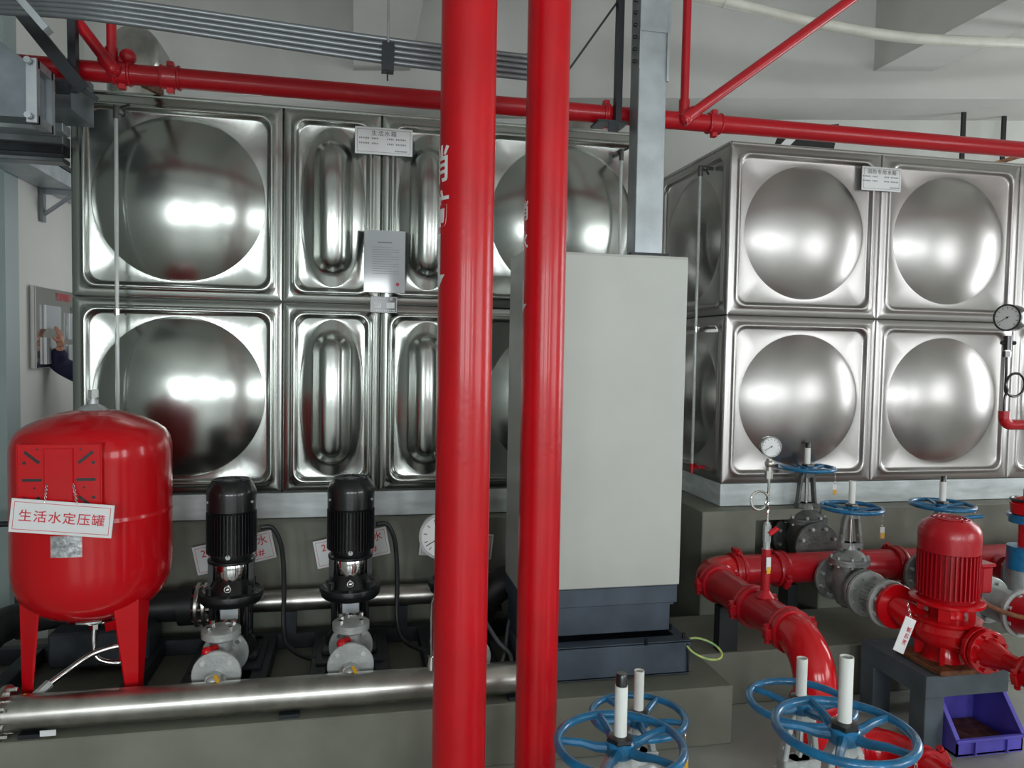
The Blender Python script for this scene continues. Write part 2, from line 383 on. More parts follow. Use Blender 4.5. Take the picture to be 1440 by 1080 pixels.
# plates on the tanks ------------------------------------------------
def plate(name, p, w, h, label, title, cat='sign', tsize=.03):
    t = thing(name, p, label, cat); c = V(p)
    G().box((c.x, c.y, c.z), (w, .006, h), b=.001).build('board', 'sign', t)
    fr = FR((c.x, c.y-.0036, c.z))
    g = G()
    for dy in (-1, 1): g.box((0, dy*(h/2-.012), 0), (w-.024, .0015, .0006), fr)
    for dx in (-1, 1): g.box((dx*(w/2-.012), 0, 0), (.0015, h-.024, .0006), fr)
    rnd = random.Random(3)
    for row, ys in enumerate((.012, -.014)):
        for xs, L in ((-.125, .05), (-.06, .035), (.02, .03), (.065, .05)):
            k = 0
            while k < L: 
                g.box((xs+k, ys, 0), (.005, .008, .0006), fr); k += .009
    k = .06
    while k < .12: g.box((k, -h/2+.022, 0), (.005, .007, .0006), fr); k += .008
    g.build('small_print', 'greyink', t, kind='stuff')
    text('title', title, tsize, None, t, fr @ Matrix.Translation((0, h/2-.032, .0004)), 'greyink', spacing=1.25)
    return t
plate('tank_plate', at(540, 199, Y=4.085), .298, .14, 'white name plate at the top of the left tank above the laminated sheet', '生活水箱')
plate('tank_plate', at(1239.5, 252, Y=4.085), .268, .142, 'white name plate at the top seam of the right tank', '消防专用水箱')
p = at(541, 368, Y=4.075); t = thing('certificate', p, 'laminated paper certificate with a red seal hanging on the left tank', 'certificate')
G().box(p, (.215, .003, .325)).build('sheet', 'paper', t)
fr = FR((p.x, p.y-.002, p.z)); g = G()
g.box((0, .10, 0), (.075, .006, .0005), fr)
for i in range(12):
    L = .14 if i % 3 else .10; g.box((-.065+L/2, .075-.0125*i, 0), (L, .0018, .0005), fr)
for s_ in (-1, 1): g.box((s_*.1055, 0, 0), (.001, .32, .0005), fr)
g.build('print', 'greyink', t, kind='stuff')
G().cyl(fr @ V((.068, -.118, 0)), fr @ V((.068, -.118, .0006)), .0095, n=20).build('seal', 'seal', t)
p = at(539.5, 428.5, Y=4.082); t = thing('maker_plate', p, 'small black and silver maker plate below the certificate on the left tank', 'plate')
G().box(p, (.14, .004, .085), b=.001).build('plate', 'black', t)
fr = FR((p.x, p.y-.0025, p.z)); g = G()
for x in (-.034, .036): g.box((x, -.003, 0), (.042, .03, .0006), fr)
for i in range(12): g.box((-.055+i*.01, -.031, 0), (.006, .008, .0006), fr)
for s_ in (-1, 1): g.box((0, s_*.0405, 0), (.138, .002, .0008), fr); g.box((s_*.068, 0, 0), (.002, .083, .0008), fr)
g.build('engraving', 'castlight', t, kind='stuff')
text('title', '不锈钢水箱', .017, None, t, fr @ Matrix.Translation((0, .029, .0004)), 'castlight', spacing=1.3)

# sight tubes ---------------------------------------------------------
def sight(name, ptop, zbot, label, side=False, off=(0, 0)):
    t = thing(name, (ptop.x, ptop.y, zbot), label, 'level gauge'); x, y, z = ptop
    dx, dy = ((1, 0) if side else (0, 1))
    G().tube([(x, y, z-.04), (x, y, (z+zbot)/2), (x, y, zbot)], .0095, 12).build('sight_tube', 'glass', t)
    G().tube([(x, y, z-.04), (x, y, zbot)], .004, 8).build('water_column', 'pvc', t)
    g = G(); g.cyl((x, y, z-.05), (x, y, z+.012), .014, n=12); g.cyl((x, y, z), (x+dx*.085, y+dy*.085, z), .011, n=12); g.sphere((x+dx*.03, y+dy*.03, z), .018)
    g.build('angle_valve', 'castdark', t)
    g = G()
    if side: g.bar((x+.03, y, z), (x+.025, y-.06, z-.05), .01, .006)
    else: g.bar((x+.0, y+.03, z+.005), (x+.055, y+.03, z+.03), .008, .012)
    g.build('valve_handle', 'black', t)
    g = G(); zc = z-.98; g.box((x+dx*.045, y+dy*.04, zc), (.02+dx*.08, .02+dy*.07, .03)); g.cyl((x, y, zc-.015), (x, y, zc+.015), .014, n=12); g.build('clip', 'chrome', t)
    return t
sight('level_gauge', at(163, 152, Y=4.02), 1.40, 'clear level tube at the left end of the left tank above the red vessel')
sight('level_gauge', at(874, 213, Y=4.02), 1.40, 'clear level tube at the right end of the left tank beside the metal trunking')
ps = at(985, 236, X=2.045)
ss = sight('level_gauge', ps, 1.09, 'clear level tube on the dark left side of the right tank', True)
g = G(); g.cyl((ps.x, ps.y, 1.06), (ps.x, ps.y, 1.10), .014, n=12); g.cyl((ps.x, ps.y, 1.075), (ps.x+.09, ps.y, 1.075), .011, n=12); g.bar((ps.x+.02, ps.y-.07, 1.085), (ps.x+.02, ps.y+.05, 1.095), .014, .01); g.cyl((ps.x, ps.y, 1.035), (ps.x, ps.y, 1.06), .008, n=10)
g.build('drain_valve', 'redold', ss, label='red lever valve')

# vent pipes on the left tank roof --------------------------------------
def vent(cx, label, h, knob=False, r=.105):
    y = 4.5; t = thing('vent_pipe', (cx, y, 3.018), label, 'pipe')
    c = (cx-.0, y, 3.018)
    pts = [(cx, y, 3.018), (cx, y, 3.018+h)]+arc((cx, y+.17, 3.018+h), (cx, y, 3.018+h), (cx, y+.17, 3.018+h+.17), 8)+[(cx, y+.45, 3.018+h+.17)]
    G().tube(pts, r, 24).build('bend', 'spipe', t)
    G().cyl((cx, y, 3.018), (cx, y, 3.035), r+.04, n=28).build('collar', 'spipe', t)
    return t
vent(-1.20, 'large stainless vent bend rising from the left end of the left tank roof', .24, r=.115)
vent(1.345, 'short stainless vent stub on the right end of the left tank roof', .05, r=.085)

# ================================================================== CONTROL CABINET
cx0, cx1, cyf, cyb = .735, 1.512, 3.30, 3.62
t = thing('control_cabinet', ((cx0+cx1)/2, (cyf+cyb)/2, H), 'plain light grey control cabinet on a slate blue base behind the red risers', 'cabinet')
W = cx1-cx0; cxm = (cx0+cx1)/2; cym = (cyf+cyb)/2
G().box((cxm, cym, (.684+2.225)/2), (W, cyb-cyf, 2.225-.684), b=.004).build('body', 'cabinet', t)
G().box((cxm, cyf-.007, (.69+2.215)/2), (W-.012, .014, 2.215-.69), b=.003).build('front_panel', 'cabinet', t)
g = G(); g.box((cxm-.004, cym, .642), (W-.012, cyb-cyf+.006, .084), b=.003); g.box((cxm-.012, cym, .533), (W-.05, cyb-cyf-.03, .14), b=.003); g.box((cxm-.01, cym, .594), (W-.03, cyb-cyf-.01, .008))
g.build('plinth_band', 'slate', t)
g = G()
for yy, s_ in ((cyf-.045, 1), (cyb+.01, -1)):
    g.box((cxm+.03, yy, .354), (W+.03, .008, .15)); g.box((cxm+.03, yy+.03*s_, .429), (W+.03, .068, .009)); g.box((cxm+.03, yy+.03*s_, .280), (W+.03, .068, .009))
for xx in (cx0+.03, cx1+.02): g.box((xx, cym, .354), (.05, cyb-cyf-.02, .15))
g.box((cxm, cym+.05, .447), (W-.05, .2, .03))
g.build('base_channel', 'slate', t)
g = G()
for xx, yy in ((cx1+.02, cyf-.02), (cx1-.18, cyf-.052), (cx1+.005, cyf+.1)): g.cyl((xx, yy, .425), (xx, yy, .458), .008, n=8)
g.build('anchor_bolt', 'black', t)
p = at(967, 905, Y=3.25)
g = G(); c = p+V((.085, .0, -.03)); pts = []
for i in range(40):
    a = 2*PI*i/40; pts.append(c+V((-.088*math.cos(a), .05*math.sin(a), .022*math.cos(a)+.030*math.sin(a))))
g.tube(pts, .0055, 8, True); g.build('earth_wire', 'lime', None, 'yellow-green earth wire loop at the right corner of the cabinet base', 'wire')
G().tube([p+V((-.002, 0, .0)), p+V((.0, -.012, -.05)), p+V((0, -.012, -.13))], .006, 8).build('cable_end', 'rubber', None, 'short black cable end hanging at the cabinet base corner', 'cable')

# cable trunking rising from the cabinet
dx0, dx1 = 1.262, 1.402; t = thing('cable_trunking', (1.332, 3.40, 2.225), 'upright galvanised cable trunking rising from the cabinet top', 'cable duct')
G().box((1.332, 3.40, (2.24+4.6)/2), (.136, .11, 2.36), b=.003).build('duct', 'galv', t)
G().box((1.332, 3.40, 2.232), (.19, .16, .014), b=.002).build('flange', 'dark', t)
G().box((1.337, 3.341, 3.40), (.146, .008, .30)).build('joint_cover', 'galv', t)
G().box((1.266, 3.345, 3.20), (.006, .012, .25)).box((1.402, 3.341, 3.18), (.012, .012, .30)).build('joint_strap', 'galv', t)
g = G()
for i in range(9): g.cyl((1.258, 3.37, 3.12+i*.055), (1.243, 3.37, 3.12+i*.055), .009, n=8)
g.build('joint_bolt', 'black', t, kind='stuff')

# ================================================================== RED RISERS (foreground)
def coupling(parent, c, ax, r, m='redold', ears=None, name='grooved_coupling'):
    c = V(c); fr = frame(c, ax); g = G()
    g.lathe([(r+.001, -.03), (r+.014, -.03), (r+.017, -.022), (r+.017, -.012), (r+.011, -.006), (r+.011, .006), (r+.017, .012), (r+.017, .022), (r+.014, .03), (r+.001, .03)], fr, 28, cap=False)
    e = V(ears) if ears else V((0, 0, 1)); e = (e-V(ax).normalized()*e.dot(V(ax).normalized())).normalized()
    for s_ in (-1, 1):
        q = c+e*s_*(r+.026); g.box((0, 0, 0), (.05, .03, .035), frame(q, ax, e), b=.004)
        side = V(ax).normalized().cross(e); g.cyl(q-side*.034, q+side*.034, .010, n=8); g.cyl(q+side*.03, q+side*.042, .014, n=6); g.cyl(q-side*.042, q-side*.03, .014, n=6)
    return g.build(name, m, parent)
def riser(x, y, r, label, txts):
    t = thing('fire_riser_pipe', (x, y, 0), label, 'pipe')
    G().lathe([(r, 0), (r, 4.6)], Matrix.Translation((x, y, 0)), 48).build('pipe', 'red', t)
    for ch, z, sz, ang in txts:
        text('stencil_lettering', ch, sz, None, t, z, 'sign', cyl=((x, y), r, ang), bold=sz*.012)
    return t
def zat(px, py, y): return at(px, py, Y=y).z
va = math.atan2(.33, 2.3)
def lean(x, y): return math.atan2(x, y)
r1 = riser(.328, 2.3, .0835, 'thicker left red riser pipe with large white stencilled characters', [('消', zat(622, 238, 2.3), .115, -1.33-lean(.328, 2.3)), ('防', zat(622, 300, 2.3), .115, -1.33-lean(.328, 2.3))])
r2 = riser(.630, 2.52, .0725, 'thinner right red riser pipe in front of the grey cabinet', [('消', zat(742, 298, 2.5), .07, -1.38-lean(.63, 2.52)), ('水', zat(742, 340, 2.5), .07, -1.38-lean(.63, 2.52))])
# white flow arrow wrapped on the left riser
def arrow(x, y, r, a0, z0, z1, hw, parent):
    vs = []; fs = []; rows = [(z1, .4), (z0+.28*(z1-z0), .4), (z0+.28*(z1-z0), 1.), (z0+.14*(z1-z0), .5), (z0, .03)]
    for z, k in rows:
        for i in range(9):
            a = a0+hw*k*(i/4-1)
            for rr in (r+.0004, r+.0012): vs.append((x+rr*math.sin(a), y-rr*math.cos(a), z))
    for j in range(len(rows)-1):
        for i in range(8):
            b = j*18+i*2; fs.append((b+1, b+3, b+21, b+19)); fs.append((b, b+18, b+20, b+2))
    G().add(vs, fs).build('stencil_arrow', 'sign', parent)
arrow(.328, 2.3, .0835, -1.50, zat(620, 410, 2.3), zat(620, 330, 2.3), .52, r1)
arrow(.630, 2.52, .0725, -1.66, zat(742, 440, 2.5), zat(742, 395, 2.5), .5, r2)

# ================================================================== OVERHEAD LINES
OY, OZ, OR = 3.55, 2.925, .043
t = thing('overhead_fire_pipe', (1, OY, OZ-OR), 'long red overhead fire pipe running across above both tanks', 'pipe')
G().cyl((-1.42, OY, OZ), (6.9, OY, OZ), OR, n=28).build('pipe', 'redline', t)
def ringc(px, py, w=.05):
    x = at(px, py, Y=OY).x; g = G(); fr = frame((x, OY, OZ), (1, 0, 0))
    g.lathe([(OR, -w/2), (OR+.008, -w/2), (OR+.010, -w/2+.006), (OR+.005, -w/2+.012), (OR+.005, w/2-.012), (OR+.010, w/2-.006), (OR+.008, w/2), (OR, w/2)], fr, 24, cap=False)
    g.box((x, OY, OZ+OR+.012), (.03, .03, .024), b=.003); g.box((x, OY, OZ-OR-.012), (.03, .03, .024), b=.003); g.build('grooved_coupling', 'redold', t)
ringc(172, 100, .07); ringc(240, 105, .08); ringc(852, 160, .03); ringc(1004, 172, .07)
g = G(); p = at(180, 80, Y=OY); g.cyl((p.x, OY, 2.95), (p.x, OY, p.z), .02, n=14).sphere((p.x, OY, p.z), .034); g.build('pipe_cap', 'redold', t)
def brace(name, p0, p1, r, label, m='redold'):
    t = thing(name, p0, label, 'pipe'); p0 = V(p0); p1 = V(p1)
    G().cyl(p0, p1, r, n=16).build('pipe', m, t)
    G().cyl(p0-(p1-p0).normalized()*.02, p0+(p1-p0).normalized()*.06, r+.006, n=16).sphere(p0, r+.008).build('socket', m, t)
xb = at(962, 160, Y=OY).x
brace('branch_pipe', (xb, OY, OZ+OR), (xb+.005, OY, 4.6), .021, 'thin upright red branch pipe right of the metal trunking')
p1 = at(1205, -6, Y=3.50); brace('branch_pipe', (xb-.01, OY-.045, OZ), tuple(p1+(p1-V((xb, 3.5, OZ)))*.9), .026, 'slanting dark red branch pipe crossing the upper right')
xl = at(157, 95, Y=OY).x
brace('branch_pipe', (xl, OY, OZ+OR), (xl-.005, OY, 4.6), .020, 'thin upright red branch pipe over the left tank corner')
p1 = at(108, 30, Y=3.5); brace('branch_pipe', (xl+.02, OY-.05, OZ), tuple(p1+(p1-V((xl+.02, 3.5, OZ)))*.8), .024, 'slanting red branch pipe over the left tank corner')
g = G(); g.bar(at(203, 118, Y=3.75), at(226, 130, Y=4.3), .03, .03); g.build('strut_end', 'rust', None, 'short dark strut above the left tank under the red pipe', 'strut')

# steel hangers
def hanger(name, ptop, pbot, w, label, foot=True):
    t = thing(name, pbot, label, 'hanger'); G().bar(ptop, pbot, w, .03).build('strut', 'dark', t)
    if foot: G().box((pbot.x-.03, pbot.y+.03, pbot.z-.006), (.15, .12, .012)).box((pbot.x-.03, pbot.y-.03, pbot.z-.03), (.05, .008, .05)).build('foot_plate', 'dark', t)
    return t
b0 = at(868, 172, Y=3.485); hanger('pipe_hanger', V((b0.x+.005, b0.y, 4.6)), b0, .042, 'black steel drop hanger left of the metal trunking')
p0 = at(790, 112, Y=3.5); p1 = at(873, -4, Y=3.5); g = G(); g.bar(p0-(p1-p0)*.6, p1+(p1-p0)*1.2, .018, .01); g.build('flat_brace', 'dark', None, 'thin slanting black flat bar beside the drop hanger', 'brace')
b0 = at(104, 118, Y=3.46); hanger('pipe_hanger', V((b0.x-.02, b0.y, 4.6)), b0, .045, 'black steel hanger holding the red pipe at upper left')
p0 = at(120, 130, Y=3.42); p1 = at(30, 18, Y=3.42); g = G(); g.bar(p0, p1+(p1-p0)*1.5, .06, .05); g.bar(p0+V((.0, -.02, 0)), p0+V((.05, -.02, -.03)), .02, .02)
g.build('angle_brace', 'dark', None, 'wide slanting black angle brace at upper left', 'brace')
p0 = at(68, 44, Y=2.8); p1 = at(28, -2, Y=2.8); g = G(); g.bar(p0, p1+(p1-p0)*1.0, .05, .022); g.build('strut_channel', 'galv', None, 'light grey slotted channel crossing the conduits at upper left', 'channel')
# conduit bundle
names = ['topmost grey conduit of the five strung across above the left tank', 'second grey conduit from the top of the overhead five', 'middle grey conduit of the overhead five',
         'second grey conduit from the bottom of the overhead five', 'lowest grey conduit of the overhead five']
for i in range(5):
    dy = i*7.4
    P = [at(-80, -14+dy*.85, Y=3.15), at(0, -8+dy*.85, Y=3.02), at(90, -5+dy*.92, Y=2.93), at(200, 6+dy, Y=2.9), at(540, 55+dy*1.06, Y=2.9), at(735, 79+dy*1.02, Y=2.9)]
    cxe = .650+.017*i; P = P+[V((cxe-.03, 2.9, P[-1].z-.001)), V((cxe-.006, 2.9, P[-1].z+.006)), V((cxe, 2.9, P[-1].z+.03)), V((cxe, 2.9, 3.4)), V((cxe, 2.9, 4.6))]
    P = bez(P, 10); G().tube(P, .0098, 12).build('conduit', 'conduit', None, names[i], 'conduit', 'overhead conduits')
p = at(546, 62, Y=2.88); q = at(545, 100, Y=2.88); t = thing('conduit_clamp', q, 'dark conduit clamp hung on a thin threaded rod', 'clamp')
G().bar(p, q, .036, .045).build('channel', 'dark', t); G().cyl(p, (p.x, p.y, 4.6), .005, n=8).build('threaded_rod', 'galv', t)
G().cyl(q, q+V((0, 0, -.035)), .003, n=8).box(q+V((-.0, 0, 0)), (.045, .05, .006)).build('nut_plate', 'dark', t)
# white drain pipe
P = [at(x, y, Y=4.35) for x, y in ((930, -14), (1000, -2), (1060, 12), (1130, 29), (1190, 40), (1260, 51), (1340, 57), (1440, 60), (1600, 60))]
t = thing('drain_pipe', P[3], 'cream plastic drain pipe sagging under the ceiling at upper right', 'pipe')
G().tube(bez(P, 8), .033, 16).build('pipe', 'pvcold', t)
pc = at(1028, 4, Y=4.35); dd = (P[2]-P[1]).normalized(); G().cyl(pc-dd*.05, pc+dd*.05, .038, n=20).build('socket', 'pvcold', t)
# rods behind the right tank
for x, lb in ((1354, 'dark hanger rod behind the right tank, left one'), (1411, 'dark hanger rod behind the right tank, right one')):
    p = at(x, 190, Y=5.45); G().box((p.x, 5.45, 3.2), (.035, .02, 1.2)).build('hanger_rod', 'rubber', None, lb, 'hanger')
p0 = at(1440, 218, Y=4.75); p1 = at(1385, 234, Y=4.75); g = G(); g.bar(p1, p0+(p0-p1), .035, .03); g.build('angle_bracket', 'rust', None, 'dark red brace above the right end of the right tank', 'brace')
# ventilation duct behind right tank
t = thing('fan_duct', (3.05, 5.02, 3.03), 'black fan hood with a pale sheet edge above the right tank', 'duct')
a = at(1096, 205, Y=4.8); b = at(1166, 205, Y=4.8); a2 = at(1122, 180, Y=4.8); b2 = at(1180, 174, Y=4.8)
g = G(); g.add([(a.x, 4.8, 3.018), (b.x, 4.8, 3.018), (b.x, 5.05, 3.018), (a.x, 5.05, 3.018), (a2.x, 4.8, a2.z), (b2.x, 4.8, b2.z), (b2.x, 5.05, b2.z+.02), (a2.x, 5.05, a2.z+.02)],
    [(0, 1, 2, 3), (4, 5, 6, 7), (0, 1, 5, 4), (1, 2, 6, 5), (2, 3, 7, 6), (3, 0, 4, 7)]); g.build('hood', 'rubber', t)
g = G(); g.bar((a.x-.16, 4.77, 3.03), (a2.x+.02, 4.77, a2.z), .05, .015, (0, 1, 0)); g.build('sheet_edge', 'sign', t)

# upper-left duct, trays ------------------------------------------------
t = thing('ventilation_duct', at(30, 172, Y=3.1), 'galvanised ventilation duct with a flanged joint at upper left', 'duct')
z0 = 2.60; x1 = at(52, 110, Y=3.15).x
def prism(g, xa, xb, za0, za1, zb0, zb1, ya, yb):
    g.add([(xa, ya, za0), (xb, ya, zb0), (xb, yb, zb0), (xa, yb, za0), (xa, ya, za1), (xb, ya, zb1), (xb, yb, zb1), (xa, yb, za1)],
          [(0, 1, 2, 3), (4, 5, 6, 7), (0, 1, 5, 4), (1, 2, 6, 5), (2, 3, 7, 6), (3, 0, 4, 7)])
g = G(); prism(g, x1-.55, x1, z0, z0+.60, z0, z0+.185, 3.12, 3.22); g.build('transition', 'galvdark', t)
g = G()
for zz in (z0-.01, z0+.19): g.box((x1+.005, 3.17, zz), (.035, .14, .03))
for yy in (3.10, 3.24): g.box((x1+.005, yy, z0+.09), (.035, .03, .23))
g.build('flange_frame', 'galv', t)
g = G(); g.cyl((x1, 3.075, z0-.005), (x1, 3.06, z0-.005), .012, n=8); g.cyl((x1, 3.075, z0+.19), (x1, 3.06, z0+.19), .012, n=8); g.build('bolt', 'galv', t)
g = G(); g.tube([(x1-.13, 3.10, 4.6), (x1-.13, 3.10, z0+.06)], .004, 6); g.tube([(x1-.14, 3.105, z0+.08), (x1-.13, 3.10, z0+.06), (x1-.12, 3.105, z0+.08)], .004, 6); g.build('hanging_rod', 'galv', t)
xa = at(60, 140, Y=3.75).x
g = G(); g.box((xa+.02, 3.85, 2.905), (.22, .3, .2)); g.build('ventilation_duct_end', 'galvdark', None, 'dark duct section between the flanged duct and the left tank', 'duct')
# stacked trays across
for k, (py, th, m, lb, yy) in enumerate(((181, .055, 'galv', 'upper pale tray edge under the upper left duct', 4.0), (197, .06, 'conduit', 'grey pipe run under the upper left duct', 4.1), (210, .07, 'dark', 'dark cable tray under the upper left duct', 4.15), (226, .03, 'conduit', 'lower grey tray edge left of the left tank', 4.25))):
    a = at(-60, py, Y=yy); b = at(97, py+2, Y=yy)
    G().box(((a.x+b.x-.01)/2, yy, b.z), (b.x-a.x-.01, .10, th*.8), b=.004).build('tray_rail', m, None, lb, 'cable tray')
# cable ladder along the left wall with bracket
t = thing('cable_tray', (-2.05, 6.0, 2.86), 'grey cable tray running along the left wall towards the board', 'cable tray')
g = G(); g.box((-1.96, 5.75, 2.91), (.012, 3.0, .09)); g.box((-2.07, 5.75, 2.865), (.23, 3.0, .010)); g.box((-2.18, 5.75, 2.91), (.012, 3.0, .09)); g.build('tray', 'galv', t)
g = G(); g.box((-2.07, 5.75, 3.0), (.16, 2.9, .03)); g.build('cable_bundle', 'dark', t, kind='stuff')
g = G(); yb = 6.0; g.box((-2.185, yb, 2.75), (.03, .05, .24)); g.box((-2.08, yb, 2.845), (.22, .04, .035)); g.bar((-2.18, yb, 2.68), (-1.99, yb, 2.83), .03, .02); g.build('wall_bracket', 'conduit', t)
# notice board on the left wall
YB0, YB1, ZB0, ZB1 = 5.79, 6.95, 1.594, 2.165
t = thing('notice_board', (-2.19, (YB0+YB1)/2, ZB0), 'steel framed notice board with paper pockets on the left wall', 'notice board')
G().box((-2.18, (YB0+YB1)/2, (ZB0+ZB1)/2), (.035, YB1-YB0, ZB1-ZB0), b=.004).build('panel', 'chrome', t)
G().box((-2.16, (YB0+YB1)/2, ZB1-.1), (.006, YB1-YB0-.02, .012)).box((-2.16, YB0+.01, (ZB0+ZB1)/2), (.008, .014, ZB1-ZB0)).build('trim_strip', 'chrome', t)
for (y0, y1, z0_, z1_) in ((5.93, 6.24, 1.87, 2.04), (5.93, 6.24, 1.62, 1.81), (6.38, 6.66, 1.80, 2.0), (6.38, 6.66, 1.62, 1.76)):
    o = G().box((-2.157, (y0+y1)/2, (z0_+z1_)/2), (.008, y1-y0, z1_-z0_)).build('paper_pocket', 'paper', t)
    G().box((-2.15, y0, (z0_+z1_)/2), (.012, .012, z1_-z0_)).build('pocket_edge', 'sign', o)
frb = Matrix.Translation((-2.155, 6.31, 2.11)) @ Matrix.Rotation(PI/2, 4, 'Z') @ Matrix.Rotation(PI/2, 4, 'X')
text('lettering', '管理制度', .065, None, t, frb, 'ink', spacing=1.1)
frb = Matrix.Translation((-2.155, 6.55, 2.03)) @ Matrix.Rotation(PI/2, 4, 'Z') @ Matrix.Rotation(PI/2, 4, 'X')
text('lettering', '水泵房', .055, None, t, frb, 'greyink', spacing=1.1)
# grey rail behind the vessel
g = G(); p = at(8, 737, Y=4.9); g.cyl((p.x-.6, 4.9, p.z), (p.x+.07, 4.9, p.z), .017, n=12); g.box((p.x+.07, 4.9, p.z/2+.05), (.04, .04, p.z+.1)); g.build('guard_rail', 'dark', None, 'dark low rail with a post left of the red vessel', 'rail')

# ================================================================== PERSON (only a raised arm shows past the tank)
def skin_mesh(name, verts, edges, m, parent, root=0, sub=2):
    bm = bmesh.new(); ly = bm.verts.layers.skin.verify(); o0 = ORG[parent.name]
    vs = [bm.verts.new(V(p[:3])-o0) for p in verts]
    for v, p in zip(vs, verts): v[ly].radius = (p[3], p[4] if len(p) > 4 else p[3])
    vs[root][ly].use_root = True
    for a, b in edges: bm.edges.new((vs[a], vs[b]))
    me = bpy.data.meshes.new(name); bm.to_mesh(me); bm.free(); me.materials.append(M[m])
    o = link(name, me, parent, None); mo = o.modifiers.new('skin', 'SKIN'); mo.use_smooth_shade = True
    if sub: s_ = o.modifiers.new('subdivision', 'SUBSURF'); s_.levels = sub; s_.render_levels = sub
    return o
hx, hy = -1.72, 6.42
P = thing('person', (hx, hy, 0), 'person in navy sleeves raising a hand at the board, mostly hidden by the tank', 'person')
el = at(79, 511, Y=6.12); wr = at(85, 486, Y=6.05)
bx = hx
body = [(bx, hy, .95, .12), (bx, hy, 1.15, .115), (bx, hy, 1.36, .13), (bx, hy, 1.48, .05), (bx, hy, 1.55, .048), (bx-.01, hy, 1.64, .08), (bx-.01, hy, 1.72, .075),
        (bx-.10, hy-.13, 1.42, .055), (el.x, el.y, el.z, .042), (wr.x, wr.y, wr.z, .026), (bx+.10, hy+.15, 1.42, .055), (bx+.12, hy+.2, 1.14, .04), (bx+.05, hy+.2, .90, .027),
        (bx, hy-.10, .90, .085), (bx+.01, hy-.11, .50, .058), (bx+.02, hy-.12, .09, .04), (bx-.10, hy-.13, .04, .03), (bx, hy+.10, .90, .085), (bx+.01, hy+.11, .50, .058), (bx+.02, hy+.12, .09, .04), (bx-.10, hy+.13, .04, .03)]
be = [(0, 1), (1, 2), (2, 3), (3, 4), (4, 5), (5, 6), (2, 7), (7, 8), (8, 9), (2, 10), (10, 11), (11, 12), (0, 13), (13, 14), (14, 15), (15, 16), (0, 17), (17, 18), (18, 19), (19, 20)]
skin_mesh('body', body, be, 'skin', P)
jk = [(bx, hy, .90, .15), (bx, hy, 1.15, .145), (bx, hy, 1.36, .155), (bx, hy, 1.46, .075), (bx-.10, hy-.14, 1.43, .08), (el.x, el.y, el.z, .078), ((el.x+wr.x)/2, (el.y+wr.y)/2, (el.z+wr.z)/2-.005, .06), (wr.x, wr.y, wr.z-.025, .045), (bx+.10, hy+.15, 1.42, .08), (bx+.12, hy+.2, 1.14, .06), (bx+.06, hy+.2, .95, .045)]
skin_mesh('jacket', jk, [(0, 1), (1, 2), (2, 3), (2, 4), (4, 5), (5, 6), (6, 7), (2, 8), (8, 9), (9, 10)], 'navy', P)
tr = [(bx, hy, .93, .14), (bx, hy-.10, .86, .105), (bx+.01, hy-.11, .50, .078), (bx+.02, hy-.12, .10, .06), (bx, hy+.10, .86, .105), (bx+.01, hy+.11, .50, .078), (bx+.02, hy+.12, .10, .06)]
skin_mesh('trousers', tr, [(0, 1), (1, 2), (2, 3), (0, 4), (4, 5), (5, 6)], 'navy', P)
G().sphere((bx+.005, hy, 1.70), .105, sc=(1, .85, 1)).build('hair', 'hair', P)
G().cyl((bx-.075, hy, 1.64), (bx-.115, hy, 1.625), .014, .006, n=8).build('nose', 'skin', P)
G().sphere((bx-.083, hy-.03, 1.665), .009).sphere((bx-.083, hy+.03, 1.665), .009).build('eye', 'hair', P)
hn = [(wr.x, wr.y, wr.z-.01, .026), (wr.x, wr.y, wr.z+.045, .034, .017)]; he = [(0, 1)]
for i, (oy, L) in enumerate(((-.030, .062), (-.010, .072), (.010, .068), (.030, .054))):
    k = len(hn); b = (wr.x-.002, wr.y+oy, wr.z+.075)
    hn += [(b[0], b[1], b[2], .0095), (b[0]-.012, b[1], b[2]+L*.55, .0085), (b[0]-.03, b[1], b[2]+L*.9, .007)]; he += [(1, k), (k, k+1), (k+1, k+2)]
k = len(hn); hn += [(wr.x-.012, wr.y-.045, wr.z+.035, .011), (wr.x-.03, wr.y-.062, wr.z+.065, .009)]; he += [(1, k), (k, k+1)]
skin_mesh('hand', hn, he, 'skin', P, sub=2)
G().box((bx-.03, hy-.12, .03), (.26, .09, .06), b=.02).build('shoe', 'black', P); G().box((bx-.03, hy+.12, .03), (.26, .09, .06), b=.02).build('shoe', 'black', P)

# ================================================================== PUMP SKID
t = thing('pump_skid', (-.45, 3.6, H), 'charcoal steel skid frame under the red vessel and black pumps', 'frame')
for yy, lb in ((3.33, 1), (3.88, 2)):
    g = G(); g.box((-.5, yy, .31), (2.75, .05, .075), b=.003); g.build('rail', 'skid', t)
for xx in (-1.45, -.92, -.68, -.40, -.15, .13, .36, .62):
    G().box((xx, 3.605, .312), (.07, .50, .07), b=.003).build('cross_member', 'skid', t)
for xx in (-.547, -.013, .5):
    G().box((xx, 3.61, .352), (.30, .34, .012), b=.002).build('pump_plate', 'skid', t)
g = G(); g.box((-1.12, 3.78, .40), (.42, .25, .16), b=.01); g.build('pipe_support_box', 'skid', None, 'dark steel support box behind the legs of the red vessel', 'support')

